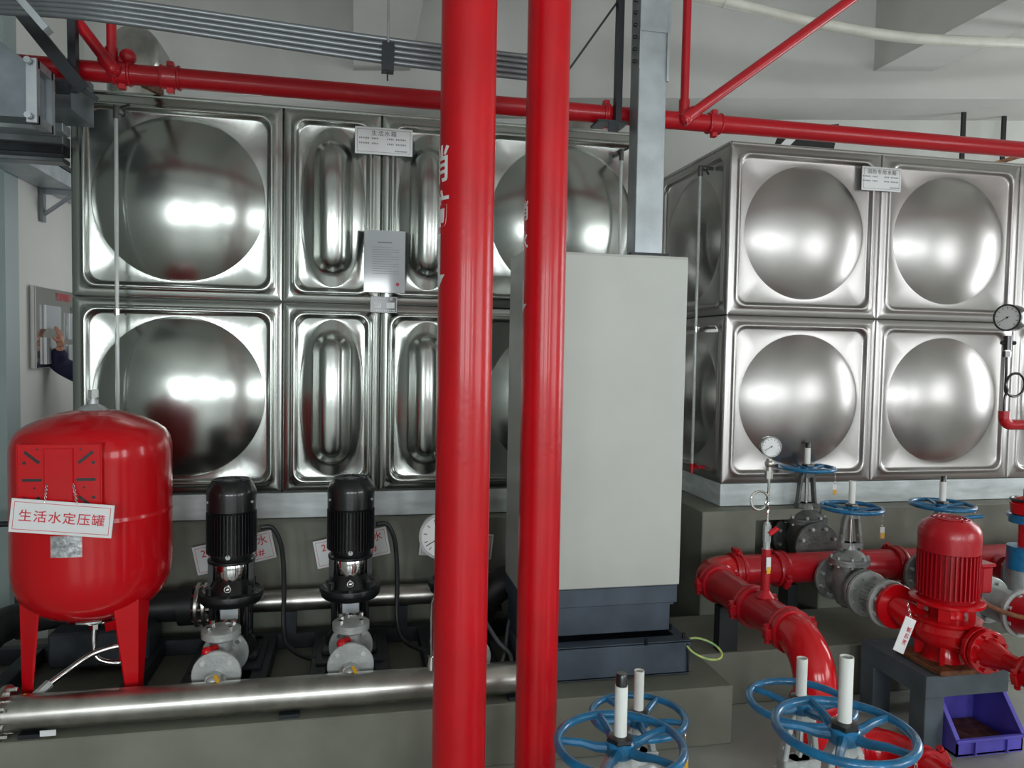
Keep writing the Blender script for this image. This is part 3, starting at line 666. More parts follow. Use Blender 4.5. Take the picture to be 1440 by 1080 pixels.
# ================================================================== PRESSURE VESSEL
vx, vy, R = -1.062, 3.42, .300
t = thing('pressure_vessel', (vx, vy, .345), 'red pressure vessel on three legs at far left', 'pressure vessel')
fv = Matrix.Translation((vx, vy, 0))
lo = [(0, .640), (.06, .642), (.13, .652), (.19, .675), (.24, .708), (.275, .752), (.292, .80), (.299, .85), (.300, .88), (.300, .90), (.300, 1.06), (.300, 1.075)]
up_ = [(.302, 1.075), (.303, 1.082), (.3005, 1.088), (.300, 1.10), (.300, 1.31), (.300, 1.33), (.298, 1.36), (.290, 1.392), (.272, 1.420), (.24, 1.443), (.19, 1.468), (.13, 1.489), (.06, 1.502), (0, 1.505)]
G().lathe(lo, fv, 72).build('lower_shell', 'redgloss', t); G().lathe(up_, fv, 72).build('upper_shell', 'redgloss', t)
G().lathe([(.062, 1.499), (.045, 1.515), (.02, 1.527), (.018, 1.545), (.012, 1.545), (.012, 1.552)], fv, 24).cyl((vx, vy, 1.552), (vx, vy, 1.585), .020, n=6).build('top_nut', 'castlight', t)
G().lathe([(.11, .630), (.115, .636), (.115, .644), (.09, .652)], fv, 32).cyl((vx, vy, .58), (vx, vy, .64), .024, n=8).build('bottom_flange', 'chrome', t)
for i, a in enumerate((math.radians(215), math.radians(-38), math.radians(85))):
    dr = V((math.cos(a), math.sin(a), 0)); tn = V((-dr.y, dr.x, 0)); b = V((vx, vy, 0)); g = G()
    for s_ in (-1, 1):
        rr = .272
        top = [b+dr*rr*1.0+V((0, 0, .76)), b+dr*(rr-.04)+tn*s_*.085+V((0, 0, .76))]
        bot = [b+dr*rr*.98+V((0, 0, .352)), b+dr*(rr*.98-.018)+tn*s_*.035+V((0, 0, .352))]
        off = (-dr*.008)
        vs = [top[0], top[1], bot[1], bot[0]]+[q+off for q in (top[0], top[1], bot[1], bot[0])]
        g.add(vs, [(0, 1, 2, 3), (4, 5, 6, 7), (0, 1, 5, 4), (1, 2, 6, 5), (2, 3, 7, 6), (3, 0, 4, 7)])
    g.box((0, 0, 0), (.05, .07, .01), Matrix.Translation(b+dr*rr*.96+V((0, 0, .350))) @ Matrix.Rotation(a, 4, 'Z'))
    g.build('leg', 'redgloss', t)
# slotted bracket plate
by = vy-R-.004; bw, bh = .285, .27; bcx, bcz = -1.085, 1.262
fb = FR((bcx, by, bcz)); g = G(); g.box((0, 0, 0), (bw, bh, .012), fb, b=.003)
g.box((0, 0, .008), (.10, bh-.03, .012), fb, b=.003); g.box((0, .09, .014), (.07, .004, .006), fb); g.box((0, 0, .014), (.07, .004, .006), fb)
for s_ in (-1, 1): g.box((s_*bw/2, 0, -.02), (.006, bh, .045), fb)
for yy in (.045, -.045): g.box((-.098, yy, .0065), (.075, .003, .004), fb); g.box((.098, yy, .0065), (.075, .003, .004), fb)
o = g.build('slotted_bracket', 'redgloss', t)
for sx in (-1, 1):
    for sy in (1, 0, -1):
        a = math.radians({1: -40, 0: 0, -1: 40}[sy])*(-sx)
        G().box((0, 0, .0065), (.066, .011, .002), fb @ Matrix.Translation((sx*.092, sy*.085, 0)) @ Matrix.Rotation(a, 4, 'Z')).build('slot', 'black', o)
    for (x, y) in ((.118, .065), (.118, -.068), (.075, .115), (.085, -.03)): G().cyl(fb @ V((sx*x, y, .006)), fb @ V((sx*x, y, .0075)), .0065 if x > .1 else .004, n=10).build('bolt_hole', 'black', o)
# silver label, sign and chains
fl = at(92.5, 769, Y=vy-R-.002); g = G(); vs = []; fs = []
for i in range(7):
    a = math.asin((fl.x-.055+.11*i/6-vx)/(R+.001))
    for zz in (fl.z-.042, fl.z+.04): vs.append((vx+(R+.0012)*math.sin(a), vy-(R+.0012)*math.cos(a), zz))
for i in range(6): fs.append((2*i, 2*i+2, 2*i+3, 2*i+1))
g.add(vs, fs); g.build('silver_label', 'label', t)
def sign(name, c, w, h, tilt, label, rows, border=True, yaw=0, chain=None, size=.05, m='ink', th=.004, dz=0):
    c = V(c); t = thing(name, c, label, 'sign'); fr = FR(c, tilt, yaw)
    G().box((0, 0, 0), (w, h, th), fr, b=.001).build('board', 'sign', t)
    if border:
        g = G(); bb = .012
        for s_ in (-1, 1): g.box((0, s_*(h/2-bb), th/2+.0004), (w-2*bb, .0018, .0006), fr); g.box((s_*(w/2-bb), 0, th/2+.0004), (.0018, h-2*bb, .0006), fr)
        g.build('border_line', m, t)
    for i, (tx, sz, x, y) in enumerate(rows):
        text('lettering', tx, sz, None, t, fr @ Matrix.Translation((x, y, th/2+.0005)), m, spacing=1.12, bold=sz*.006)
    return t, fr
sc = at(87.5, 729, Y=3.085)
ts, fr = sign('vessel_sign', sc, .352, .126, -.105, 'white sign with six red characters hanging on the red vessel', [('生活水定压罐', .047, 0, -.002)])
def chain(name_parent, p, q, m='chrome', n=9):
    g = G(); p = V(p); q = V(q)
    for i in range(n):
        c = p.lerp(q, (i+.5)/n); ax = (1, 0, 0) if i % 2 else (0, 1, 0); mm = frame(c, ax); L = (q-p).length/n*.75
        g.tube([c+(mm.to_3x3() @ V((0, 0, 0)))+V((0 if i % 2 else .0035*math.cos(a), .0035*math.cos(a) if i % 2 else 0, L*math.sin(a))) for a in [2*PI*k/8 for k in range(8)]], .0011, 5, True)
    return g.build('chain', m, name_parent)
for sx in (-.063, .045):
    chain(ts, fr @ V((sx, .058, .003)), (sc.x+sx-.012 if sx > 0 else sc.x+sx+.005, by-.014, sc.z+.128), n=10)

# braided hose and ball valve in front of the vessel
t = thing('flexible_hose', (vx, vy, .40), 'braided steel hose looping from the red vessel to the front pipe', 'hose')
pts = bez([(vx, vy, .60), (vx, vy-.01, .52), (vx+.02, vy-.02, .455), (vx+.10, vy-.01, .43), (vx+.16, vy-.02, .47), (vx+.13, vy-.04, .515), (vx+.02, vy-.07, .50), (vx-.07, vy-.12, .45), (vx-.12, vy-.17, .42)], 10)
G().tube(pts, .0125, 12).build('braided_tube', 'chrome', t)
d = V((-.12, -.14, -.11)).normalized(); q0 = V(pts[-1])
G().cyl(q0-d*.01, q0+d*.035, .019, n=6).cyl(q0+d*.035, q0+d*.09, .021, n=16).cyl(q0+d*.09, q0+d*.13, .024, n=6).sphere(q0+d*.11, .027).build('ball_valve', 'castlight', t)
g = G(); c = q0+d*.08+V((-.035, -.01, .01)); pts2 = [c+V((.035*math.cos(a)-.018*math.sin(a), .0, .012*math.cos(a)+.03*math.sin(a)))+V((-.012, 0, -.01)) for a in [2*PI*k/16 for k in range(16)]]
g.tube([c+V((.028*math.cos(a)*.9+.005*math.sin(a), .01*math.sin(a), .026*math.cos(a)-.008*math.sin(a))) for a in [2*PI*k/18 for k in range(18)]], .004, 6, True); g.build('lever', 'yellow', t, label='yellow lever loop')

# ================================================================== BLACK MULTISTAGE PUMPS
def pump(label):
    t = thing('booster_pump', (0, 0, 0), label, 'pump', 'black booster pumps')
    I = Matrix()
    g = G(); g.box((0, 0, .012), (.25, .20, .024), b=.006); g.lathe([(.11, .02), (.105, .06), (.085, .085), (.09, .10)], I, 24)
    g.cyl((0, -.14, .07), (0, .14, .07), .045, n=20); g.build('pump_foot', 'black', t)
    g = G(); g.cyl((0, -.155, .07), (0, -.14, .07), .075, n=24); g.build('port_flange', 'black', t); G().cyl((0, .14, .07), (0, .155, .07), .075, n=24).build('port_flange', 'black', t)
    g = G(); g.lathe([(.082, .10), (.082, .26)], I, 36); o = g.build('stainless_sleeve', 'chrome', t)
    G().poly([(-.035, .19), (.04, .19), (.04, .235), (-.035, .235)], .0008, FR((0, -.0835, 0))).build('type_label', 'paper', o)
    for a in (45, 135, 225, 315): c, s_ = math.cos(math.radians(a)), math.sin(math.radians(a)); G().cyl((.108*c, .108*s_, .05), (.108*c, .108*s_, .30), .010, n=10).build('tie_rod', 'black', t)
    g = G(); g.lathe([(.09, .245), (.128, .248), (.140, .262), (.143, .28), (.140, .298), (.125, .306), (.108, .300), (.10, .31), (.075, .36), (.06, .37)], I, 40)
    for a in (45, 135, 225, 315): c, s_ = math.cos(math.radians(a)), math.sin(math.radians(a)); g.cyl((.120*c, .120*s_, .30), (.120*c, .120*s_, .335), .014, n=6)
    g.build('pump_head', 'black', t)
    G().cyl((0, -.098, .335), (0, -.118, .335), .015, n=16).sphere((0, -.116, .335), .013).build('priming_plug', 'chrome', t)
    G().lathe([(.074, .345), (.076, .348), (.076, .43), (.074, .434)], I, 36).build('coupling_guard', 'chrome', t)
    g = G()
    for a in (0, 90, 180, 270):
        a = math.radians(a); g.box((.088, 0, .375), (.022, .05, .135), Matrix.Rotation(a+PI*0, 4, 'Z') if abs(math.sin(a)) < .5 else Matrix.Rotation(a, 4, 'Z') @ Matrix.Diagonal((.001, .001, .001, 1)))
    g.lathe([(.098, .432), (.104, .436), (.104, .446), (.096, .452)], I, 36); g.build('motor_stool', 'black', t)
    g = G(); prof = [(.09, .45), (.095, .47), (.096, .475), (.096, .66), (.100, .668), (.108, .672), (.109, .75), (.107, .765), (.088, .80), (.080, .806), (0, .808)]
    g.lathe(prof, I, 40, cap=False)
    mo = g.build('motor_housing', 'black', t)
    g = G()
    for i in range(44):
        a = 2*PI*i/44; g.box((.101, 0, .57), (.018, .0045, .185), Matrix.Rotation(a, 4, 'Z'))
    g.build('cooling_fin', 'black', mo, kind='stuff')
    g = G()
    for i in range(20):
        a = 2*PI*i/20; g.box((.058, 0, .809), (.035, .006, .004), Matrix.Rotation(a, 4, 'Z'))
    g.torus((0, 0, .808), (0, 0, 1), .079, .004, 36, 6); g.build('fan_grille', 'dark', mo)
    g = G()
    for a in (-30, -150, 30, 150): c, s_ = math.cos(math.radians(a)), math.sin(math.radians(a)); g.cyl((.107*c, .107*s_, .715), (.115*c, .115*s_, .715), .006, n=8)
    g.cyl((0, -.10, .475), (0, -.108, .475), .011, n=10); g.build('screw', 'castlight', mo)
    G().box((.045, .115, .56), (.10, .07, .10), b=.01).build('terminal_box', 'black', mo)
    return t
PX = [-.547, -.013, .497]
pa = pump('black upright booster pump nearest the red vessel')
pumps = [pa, copy_tree(pa, label='black upright booster pump, second from the red vessel'), copy_tree(pa, label='black upright booster pump hidden behind the thick red riser')]
for o, x in zip(pumps, PX): o.location = (x, 3.62, .358)
# check valves in front of the pumps
def check_valve(label):
    t = thing('check_valve', (0, 0, 0), label, 'valve', 'grey check valves'); I = Matrix()
    g = G(); g.cyl((0, -.11, 0), (0, .11, 0), .055, n=24); g.sphere((0, 0, .0), .072, 20, (1, 1.1, 1)); g.lathe([(.055, 0), (.046, .06), (.046, .10), (.062, .12)], I, 24, cap=False); g.build('body', 'castlight', t)
    for yy in (-.12, .10):
        g = G(); g.cyl((0, yy, 0), (0, yy+.018, 0), .098, n=32, bev=.003); f = g.build('flange', 'castlight', t); g = G()
        for a in range(4): a = PI/4+a*PI/2; g.cyl((.075*math.cos(a), yy-.012, .075*math.sin(a)), (.075*math.cos(a), yy+.03, .075*math.sin(a)), .011, n=6)
        g.build('bolt', 'chrome', f, kind='stuff')
    g = G(); g.lathe([(.062, .115), (.080, .119), (.080, .133), (.078, .135), (.080, .137), (.080, .149), (.06, .157), (0, .159)], I, 32); c = g.build('bonnet', 'castlight', t); g = G()
    for a in range(4): a = PI/4+a*PI/2; g.cyl((.062*math.cos(a), .062*math.sin(a), .145), (.062*math.cos(a), .062*math.sin(a), .172), .011, n=6)
    g.build('bolt', 'chrome', c, kind='stuff')
    G().cyl((-.015, -.05, .085), (-.04, -.10, .092), .017, n=16).sphere((-.04, -.10, .092), .020).build('drain_cap', 'redgloss', t, label='bright red round cap')
    return t
cv = check_valve('grey check valve with red cap in front of the pump nearest the red vessel')
cvs = [cv, copy_tree(cv, label='grey check valve with red cap in front of the second pump'), copy_tree(cv, label='grey check valve half hidden behind the thick red riser')]
for o, (x, y, z) in zip(cvs, ((-.548, 3.35, .425), (-.008, 3.35, .425), (.50, 3.35, .425))): o.location = (x, y, z)
# front butterfly valves with yellow lever between check valve and pipe
for x, lb in ((-.555, 'ball valve with yellow lever below the first check valve'), (-.010, 'ball valve with yellow lever below the second check valve')):
    t = thing('ball_valve', (x, 3.205, .36), lb, 'valve')
    G().cyl((x, 3.235, .41), (x, 3.19, .41), .035, n=8).sphere((x, 3.205, .41), .033).build('body', 'castlight', t)
    G().bar((x+.01, 3.18, .445), (x+.035, 3.165, .40), .014, .006).build('lever', 'yellow', t, label='yellow lever tip')
# front stainless header
t = thing('front_header_pipe', (-.3, 3.17, .285), 'long stainless steel header pipe along the front of the pump plinth', 'pipe')
G().cyl((-1.9, 3.17, .353), (.80, 3.17, .353), .0665, n=40).build('pipe', 'spipe', t)
for xx in (-1.305, -1.335): G().cyl((xx-.01, 3.17, .353), (xx+.01, 3.17, .353), .105, n=36, bev=.003).build('flange', 'spipe', t)
g = G()
for i in range(8): a = 2*PI*i/8+.2; g.cyl((-1.36, 3.17+.085*math.cos(a), .353+.085*math.sin(a)), (-1.275, 3.17+.085*math.cos(a), .353+.085*math.sin(a)), .010, n=6)
g.build('flange_bolt', 'chrome', t, kind='stuff')
for xx in PX: G().cyl((xx, 3.17, .353), (xx, 3.235, .40), .045, n=20).build('branch', 'spipe', t)
for xx in (-1.2, -.25, .7): G().box((xx, 3.17, .278), (.08, .10, .016)).build('saddle', 'dark', t)
p = at(69, 1029, Y=3.11); g = G(); g.box((p.x, 3.10, p.z), (.055, .004, .022)); g.build('tag', 'sign', t, label='small white sticker')
# gauge on front header
def gauge(t, c, r, rim='chrome', side=V((0, -1, 0)), depth=.035):
    c = V(c); fr = frame(c, side, (0, 0, 1)); g = G()
    g.lathe([(r*.96, -depth), (r, -depth+.004), (r, .001), (r*1.04, .002), (r*1.04, .008), (r*.92, .008), (r*.92, .003)], fr, 40); o = g.build('case', rim, t)
    g = G(); g.lathe([(r*.92, .003), (0, .0035)], fr, 40); f = g.build('dial', 'dialface', o)
    g = G()
    for i in range(11):
        a = math.radians(-45+27*i); g.box((r*.76*math.cos(a), r*.76*math.sin(a), .0042), (r*.14, r*.02, .0006), fr @ Matrix.Identity(4), ) if False else g.bar(fr @ V((r*.68*math.cos(a), r*.68*math.sin(a), .0042)), fr @ V((r*.84*math.cos(a), r*.84*math.sin(a), .0042)), r*.03, .0008, side)
    g.bar(fr @ V((r*.15*1, r*.10, .005)), fr @ V((-r*.72, -r*.42, .005)), r*.035, .001, side); g.cyl(fr @ V((0, 0, .003)), fr @ V((0, 0, .007)), r*.07, n=12)
    g.build('needle', 'black', t)
gp = at(620, 753, Y=3.15); bx_ = at(603, 932, Y=3.17).x
t = thing('pressure_gauge', (.33, 3.17, .42), 'large round pressure gauge peeking out left of the thick red riser', 'gauge')
gauge(t, (gp.x+.005, 3.14, gp.z), .095, 'castlight')
G().tube([(bx_+.012, 3.17, .41), (bx_+.012, 3.17, .70), (gp.x+.005, 3.165, .80), (gp.x+.005, 3.165, gp.z-.09)], .008, 10).cyl((bx_+.012, 3.17, .41), (bx_+.012, 3.17, .47), .024, .017, n=16).build('stem', 'chrome', t)
# back suction header
t = thing('back_header_pipe', (0, 3.86, .44), 'stainless steel header pipe behind the black pumps', 'pipe')
G().cyl((-.72, 3.86, .515), (1.35, 3.86, .515), .052, n=32).build('pipe', 'spipe', t)
for xx in (-.735, -.70): G().cyl((xx-.009, 3.86, .515), (xx+.009, 3.86, .515), .105, n=32, bev=.003).build('flange', 'spipe', t)
g = G()
for i in range(8): a = 2*PI*i/8; g.cyl((-.775, 3.86+.085*math.cos(a), .515+.085*math.sin(a)), (-.665, 3.86+.085*math.cos(a), .515+.085*math.sin(a)), .010, n=6)
g.build('flange_bolt', 'chrome', t, kind='stuff')
g = G()
for xx in PX: g.cyl((xx, 3.75, .43), (xx, 3.86, .50), .04, n=16)
g.build('branch', 'spipe', t)
for xx in (-.3, .25): G().box((xx, 3.86, .405), (.05, .05, .12)).build('support_foot', 'skid', t)
t = thing('rubber_connector', (-1.3, 3.86, .40), 'thick black rubber pipe with a bend behind the red vessel', 'pipe')
pts = [(-.75, 3.86, .515), (-1.30, 3.86, .515)]+arc((-1.30, 3.62, .515), (-1.30, 3.86, .515), (-1.54, 3.62, .515), 8)[1:]+[(-1.56, 3.45, .46), (-1.60, 3.3, .40)]
G().tube(pts, .075, 20).build('pipe', 'rubber', t)
g = G(); g.cyl((-.82, 3.86, .515), (-.755, 3.86, .515), .095, n=24); g.build('collar', 'rubber', t)
# motor cables
for (x, lb) in ((PX[0], 'black motor cable looping down right of the first pump'), (PX[1], 'black motor cable looping down right of the second pump')):
    pts = bez([(x+.12, 3.67, .93), (x+.17, 3.68, .925), (x+.205, 3.69, .86), (x+.22, 3.70, .76), (x+.225, 3.70, .60), (x+.225, 3.68, .46), (x+.25, 3.62, .38), (x+.34, 3.55, .345), (x+.46, 3.52, .345)], 8)
    G().tube(pts, .0115, 10).build('motor_cable', 'conduit' if 0 else 'rubber', None, lb, 'cable', 'motor cables')
pts = bez([(.60, 3.62, .90), (.63, 3.60, .78), (.60, 3.55, .55), (.66, 3.45, .42), (.72, 3.38, .36), (.70, 3.30, .29)], 8)
G().tube(pts, .011, 10).build('motor_cable', 'conduit', None, 'grey hose dropping between the two red risers', 'cable')
pts = bez([(.80, 3.66, .55), (.74, 3.55, .43), (.70, 3.42, .36), (.66, 3.36, .30)], 8); G().tube(pts, .010, 10).build('motor_cable', 'conduit', None, 'second grey hose low between the two red risers', 'cable')
t = thing('rubber_bend', (.66, 3.74, .28), 'bulky black rubber bend between the two red risers', 'pipe')
G().tube(bez([(.60, 3.74, .28), (.62, 3.74, .42), (.66, 3.73, .53), (.76, 3.72, .60), (.90, 3.72, .56), (.96, 3.72, .45)], 6), .082, 20).build('bend', 'rubber', t)
G().torus((.655, 3.735, .50), (.4, 0, 1), .083, .012, 32, 8).build('collar', 'rubber', t)
# pump signs on the concrete behind
c = at(330, 777, Y=3.96); sign('pump_sign', c, .385, .145, .205, 'tilted white sign behind the first black pump', [('2区', .05, -.118, .028), ('生', .052, .01, .028), ('活水', .052, .112, .028), ('3#', .05, .112, -.03)])
c = at(495, 770, Y=3.96); sign('pump_sign', c, .375, .145, .185, 'tilted white sign behind the second black pump', [('2区', .05, -.112, .028), ('生', .052, .01, .028), ('活水', .052, .108, .028), ('2#', .05, .095, -.03)])
c = at(642, 766, Y=3.96); sign('pump_sign', c, .39, .135, -.10, 'white sign mostly hidden behind the thick red riser', [])

# ================================================================== FIRE HEADER (right)
HZ, HY, HX, HR = .582, 3.80, 1.865, .083
t = thing('fire_header_pipe', (2.6, 3.3, HZ-HR), 'thick red fire header pipe bending forward and down at right', 'pipe')
b = .17
G().tube([(HX+b, HY, HZ), (6.0, HY, HZ)], HR, 32).build('header_pipe', 'redold', t)
G().tube([(HX+b+.02, HY, HZ)]+arc((HX+b, HY-b, HZ), (HX+b, HY, HZ), (HX, HY-b, HZ), 12)+[(HX, HY-b-.02, HZ)], HR+.002, 32).build('elbow', 'redgloss', t)
ye = 2.735
G().tube([(HX, HY-b, HZ), (HX, ye+.14, HZ)], HR, 32).build('run_pipe', 'redold', t)
G().tube([(HX, ye+b+.01, HZ)]+arc((HX, ye+b, HZ-b), (HX, ye+b, HZ), (HX, ye, HZ-b), 12)+[(HX, ye, HZ-b-.02)], HR+.003, 32).build('elbow', 'redgloss', t)
G().tube([(HX, ye, HZ-b), (HX, ye, .27)]+arc((HX+.13, ye, .27), (HX, ye, .27), (HX+.13, ye, .14), 8)+[(HX+.22, ye, .14)]+arc((HX+.22, ye-.13, .14), (HX+.22, ye, .14), (HX+.35, ye-.13, .14), 8)+[(HX+.35, 1.9, .14)], HR, 28).build('lower_pipe', 'redgloss', t)
coupling(t, (HX+b+.04, HY, HZ), (1, 0, 0), HR, ears=(0, 0, 1)); coupling(t, (HX+b+.30, HY, HZ), (1, 0, 0), HR, ears=(0, 1, .5)); coupling(t, (HX+b+1.05, HY, HZ), (1, 0, 0), HR, ears=(0, 1, .7))
coupling(t, (4.05, HY, HZ), (1, 0, 0), HR)
for yy in (HY-b-.03, 3.24, 2.93): coupling(t, (HX, yy, HZ), (0, 1, 0), HR, ears=(1, 0, .1))
coupling(t, (HX, ye, HZ-b-.07), (0, 0, 1), HR, ears=(1, 0, 0)); coupling(t, (HX+.17, ye, .14), (1, 0, 0), HR, ears=(0, .3, 1)); coupling(t, (HX+.35, 2.53, .14), (0, 1, 0), HR, ears=(1, 0, .6)); coupling(t, (HX+.35, 2.32, .14), (0, 1, 0), HR, ears=(1, 0, .6))
for xx in (2.62, 3.18, 3.72): G().cyl((xx, HY, HZ-.02), (xx, HY-.115, .56), .068, n=24).build('tee_branch', 'redold', t)
for c_, d_ in (((2.4, HY, .385), (.06, .1, .23)), ((3.45, HY, .385), (.06, .1, .23)), ((HX, 3.5, .385), (.1, .06, .23))): G().box(c_, d_).build('pipe_stand', 'dark', t)

def siphon(t, x, y, z0, z1, R=.05, m='chrome', sgn=-1):
    zc = (z0+z1)/2; pts = [(x, y, z0), (x, y, zc-R*1.4), (x+.004, y, zc-R*.9)]
    for i in range(26):
        a = -.5+2*PI*1.0*i/25; pts.append((x+sgn*(R-R*math.cos(a))*1.0, y+.012*(i/25)-.006, zc+R*math.sin(a)))
    pts += [(x+.002, y, zc+R*1.1), (x, y, z1)]
    G().tube(bez(pts, 3), .0065, 10).build('siphon_tube', m, t)
# left gauge on its red stub
gx, gy = at(1074, 790, Y=3.14).x, 3.14
t = thing('pressure_gauge', (HX, gy, HZ+HR), 'small steel pressure gauge with a coiled tube on the bent red pipe', 'gauge')
g = G(); g.tube([(HX, gy, HZ+.06), (HX, gy, zat(1072, 772, gy))], .021, 16); g.lathe([(.045, 0), (.022, .03)], Matrix.Translation((HX, gy, HZ+HR-.004)), 20); g.build('stub', 'redold', t)
z_ = lambda py: zat(1072, py, gy)
g = G(); g.cyl((HX, gy, z_(772)), (HX, gy, z_(762)), .016, n=10).cyl((HX, gy, z_(762)), (HX, gy, z_(738)), .018, n=6).cyl((HX, gy, z_(738)), (HX, gy, z_(735)), .014, n=10); g.build('cock', 'castlight', t)
G().cyl((HX, gy-.02, z_(750)), (HX+.04, gy-.02, z_(742)), .012, n=10).build('cock_handle', 'redgloss', t)
siphon(t, HX, gy, z_(735), z_(672), .043)
G().cyl((HX, gy, z_(673)), (HX, gy, z_(662)), .018, n=6).cyl((HX, gy, z_(662)), (HX, gy, z_(645)), .013, n=12).sphere((HX, gy, z_(652)), .02).build('needle_valve', 'spipe', t)
sd = (EYE-V((HX, gy, 1.6))).normalized(); sd.z = 0; gauge(t, V((HX+.0, gy-.01, z_(628))), .046, 'chrome', V((-.15, -1, 0)).normalized())
g = G(); p = at(1079, 792, Y=3.12); g.box((p.x+.0, 3.11, p.z), (.022, .003, .06)); g.build('tag', 'sign', t); G().box((p.x+.0, 3.108, p.z-.03), (.018, .003, .03)).build('tag', 'yellow', t, label='yellow tag tip')
# right gauge, black
gy2 = 3.2; q = at(1410, 447, Y=gy2); gx2 = at(1409, 592, Y=gy2).x+.01; z_ = lambda py: zat(1410, py, gy2)
t = thing('pressure_gauge', (gx2, gy2, z_(592)), 'black cased pressure gauge with a black coiled tube at the right edge', 'gauge')
G().tube([(gx2, gy2, z_(578)), (gx2, gy2, z_(588))]+arc((gx2+.04, gy2, z_(586)), (gx2, gy2, z_(586)), (gx2+.04, gy2, z_(586)-.04), 6)+[(gx2+.35, gy2+.0, z_(598)), (gx2+.9, gy2, z_(598))], .026, 16).build('red_elbow_pipe', 'redold', t)
siphon(t, gx2, gy2, z_(582), z_(500), .058, 'black', 1)
G().cyl((gx2, gy2, z_(502)), (gx2, gy2, z_(494)), .020, n=6).cyl((gx2, gy2, z_(492)), (gx2, gy2, z_(472)), .02, n=12).cyl((gx2-.035, gy2, z_(482)), (gx2+.045, gy2, z_(482)), .010, n=8).build('cock', 'black', t)
gauge(t, V((gx2-.035, gy2-.03, z_(447))), .064, 'black', V((-1, -.30, .0)).normalized(), .06)

# ================================================================== GATE VALVES
def gate_valve(x, y, zp, zw, label, cast='cast', Rw=.165, L=.125, tube=.12, tip=False, fr_=.118, rot=0, hub=.012, tagc=True, group=None, wall=.012):
    t = thing('gate_valve', (x, y, zp-.14), label, 'valve', group); T = Matrix.Translation((x, y, 0)); k = fr_/.118
    g = G(); g.cyl((x, y-L, zp), (x, y+L, zp), .066*k, n=28); g.lathe([(.03, zp-.12*k), (.06*k, zp-.10*k), (.082*k, zp-.04), (.086*k, zp+.03), (.080*k, zp+.10), (.082*k, zp+.118)], T @ Matrix.Diagonal((1, .85, 1, 1)), 28); g.build('valve_body', cast, t)
    for s_ in (-1, 1):
        g = G(); g.cyl((x, y+s_*L-.011, zp), (x, y+s_*L+.011, zp), fr_, n=40, bev=.003); f = g.build('flange', cast, t); g = G()
        for i in range(8):
            a = 2*PI*(i+.5)/8; c, q = .1*k*math.cos(a)*.93, .1*k*math.sin(a)*.93
            g.cyl((x+c, y+s_*L-.03, zp+q), (x+c, y+s_*L+.03, zp+q), .0105, n=6)
        g.build('flange_bolt', 'castlight', f, kind='stuff')
    g = G(); g.lathe([(.08, zp+.112), (.108, zp+.116), (.108, zp+.13), (.106, zp+.131), (.108, zp+.132), (.108, zp+.146), (.09, zp+.15), (.07, zp+.175), (.04, zp+.195), (.034, zp+.215), (.034, zp+.23)], T @ Matrix.Diagonal((k, .85*k, 1, 1)), 32)
    bo = g.build('bonnet', cast, t); g = G()
    for i in range(8): a = 2*PI*(i+.5)/8; g.cyl((x+.095*k*math.cos(a), y+.08*k*math.sin(a), zp+.105), (x+.095*k*math.cos(a), y+.08*k*math.sin(a), zp+.162), .009, n=6)
    g.build('bonnet_bolt', 'castlight', bo, kind='stuff')
    g = G(); g.box((x, y, zp+.215), (.13, .05, .03), b=.004)
    for s_ in (-1, 1): g.cyl((x+s_*.05, y, zp+.20), (x+s_*.05, y, zp+.28), .008, n=8); g.cyl((x+s_*.05, y, zp+.262), (x+s_*.05, y, zp+.275), .014, n=6)
    g.build('packing_gland', cast, t)
    g = G()
    for s_ in (-1, 1):
        g.bar((x+s_*.060, y, zp+.19), (x+s_*.038, y, zw-.055), .018, .034, (0, 1, 0), .003)
        g.bar((x+s_*.038, y, zw-.06), (x+s_*.022, y, zw-.03), .018, .034, (0, 1, 0), .003)
    g.cyl((x, y, zw-.055), (x, y, zw-.015), .032, n=20); g.build('yoke', cast, t)
    G().cyl((x, y, zp+.2), (x, y, zw+.03), .013, n=12).build('stem', 'chrome', t)
    g = G(); g.torus((x, y, zw), (0, 0, 1), Rw-.011, .0115, 56, 12); w = None
    for i in range(5):
        a = rot+2*PI*i/5; dr = V((math.cos(a), math.sin(a), 0)); c = V((x, y, zw))
        g.tube([c+dr*.025+V((0, 0, -hub)), c+dr*.06+V((0, 0, -hub)), c+dr*.10+V((0, 0, -hub*.2)), c+dr*(Rw-.014)], .01, 8, rad=[.015, .0125, .0105, .0095])
    g.lathe([(.032, zw-.03), (.036, zw-.026), (.036, zw+.004), (.028, zw+.012)], T, 24); g.build('handwheel', 'blue', t)
    G().lathe([(.034, zw+.008), (.036, zw+.012), (.034, zw+.02), (.02, zw+.024)], T, 6).build('lock_nut', 'black', t)
    g = G(); rt_ = .0165
    g.lathe([(rt_, zw+.018), (rt_, zw+.018+tube), (rt_-.003, zw+.018+tube), (rt_-.003, zw+tube-.03), (0, zw+tube-.03)], T, 24, cap=False); g.build('stem_cover', 'pvc', t)
    if tip: G().lathe([(.0145, zw+tube-.02), (.0145, zw+tube+.045), (.012, zw+tube+.05), (0, zw+tube+.05)], T, 16).build('stem_tip', 'black', t)
    if tagc:
        a = rot+.9; q = V((x+(Rw-.01)*math.cos(-.5), y+(Rw-.01)*math.sin(-.5), zw)); chain(t, q+V((0, 0, .014)), q+V((-.004, -.004, -.085)), n=6)
        G().box((q.x-.004, q.y-.006, q.z-.12), (.026, .003, .06), b=.001).build('tag', 'sign', t); G().box((q.x-.004, q.y-.009, q.z-.135), (.022, .003, .03)).build('tag', 'yellow', t, label='yellow lower half of the tag')
    return t
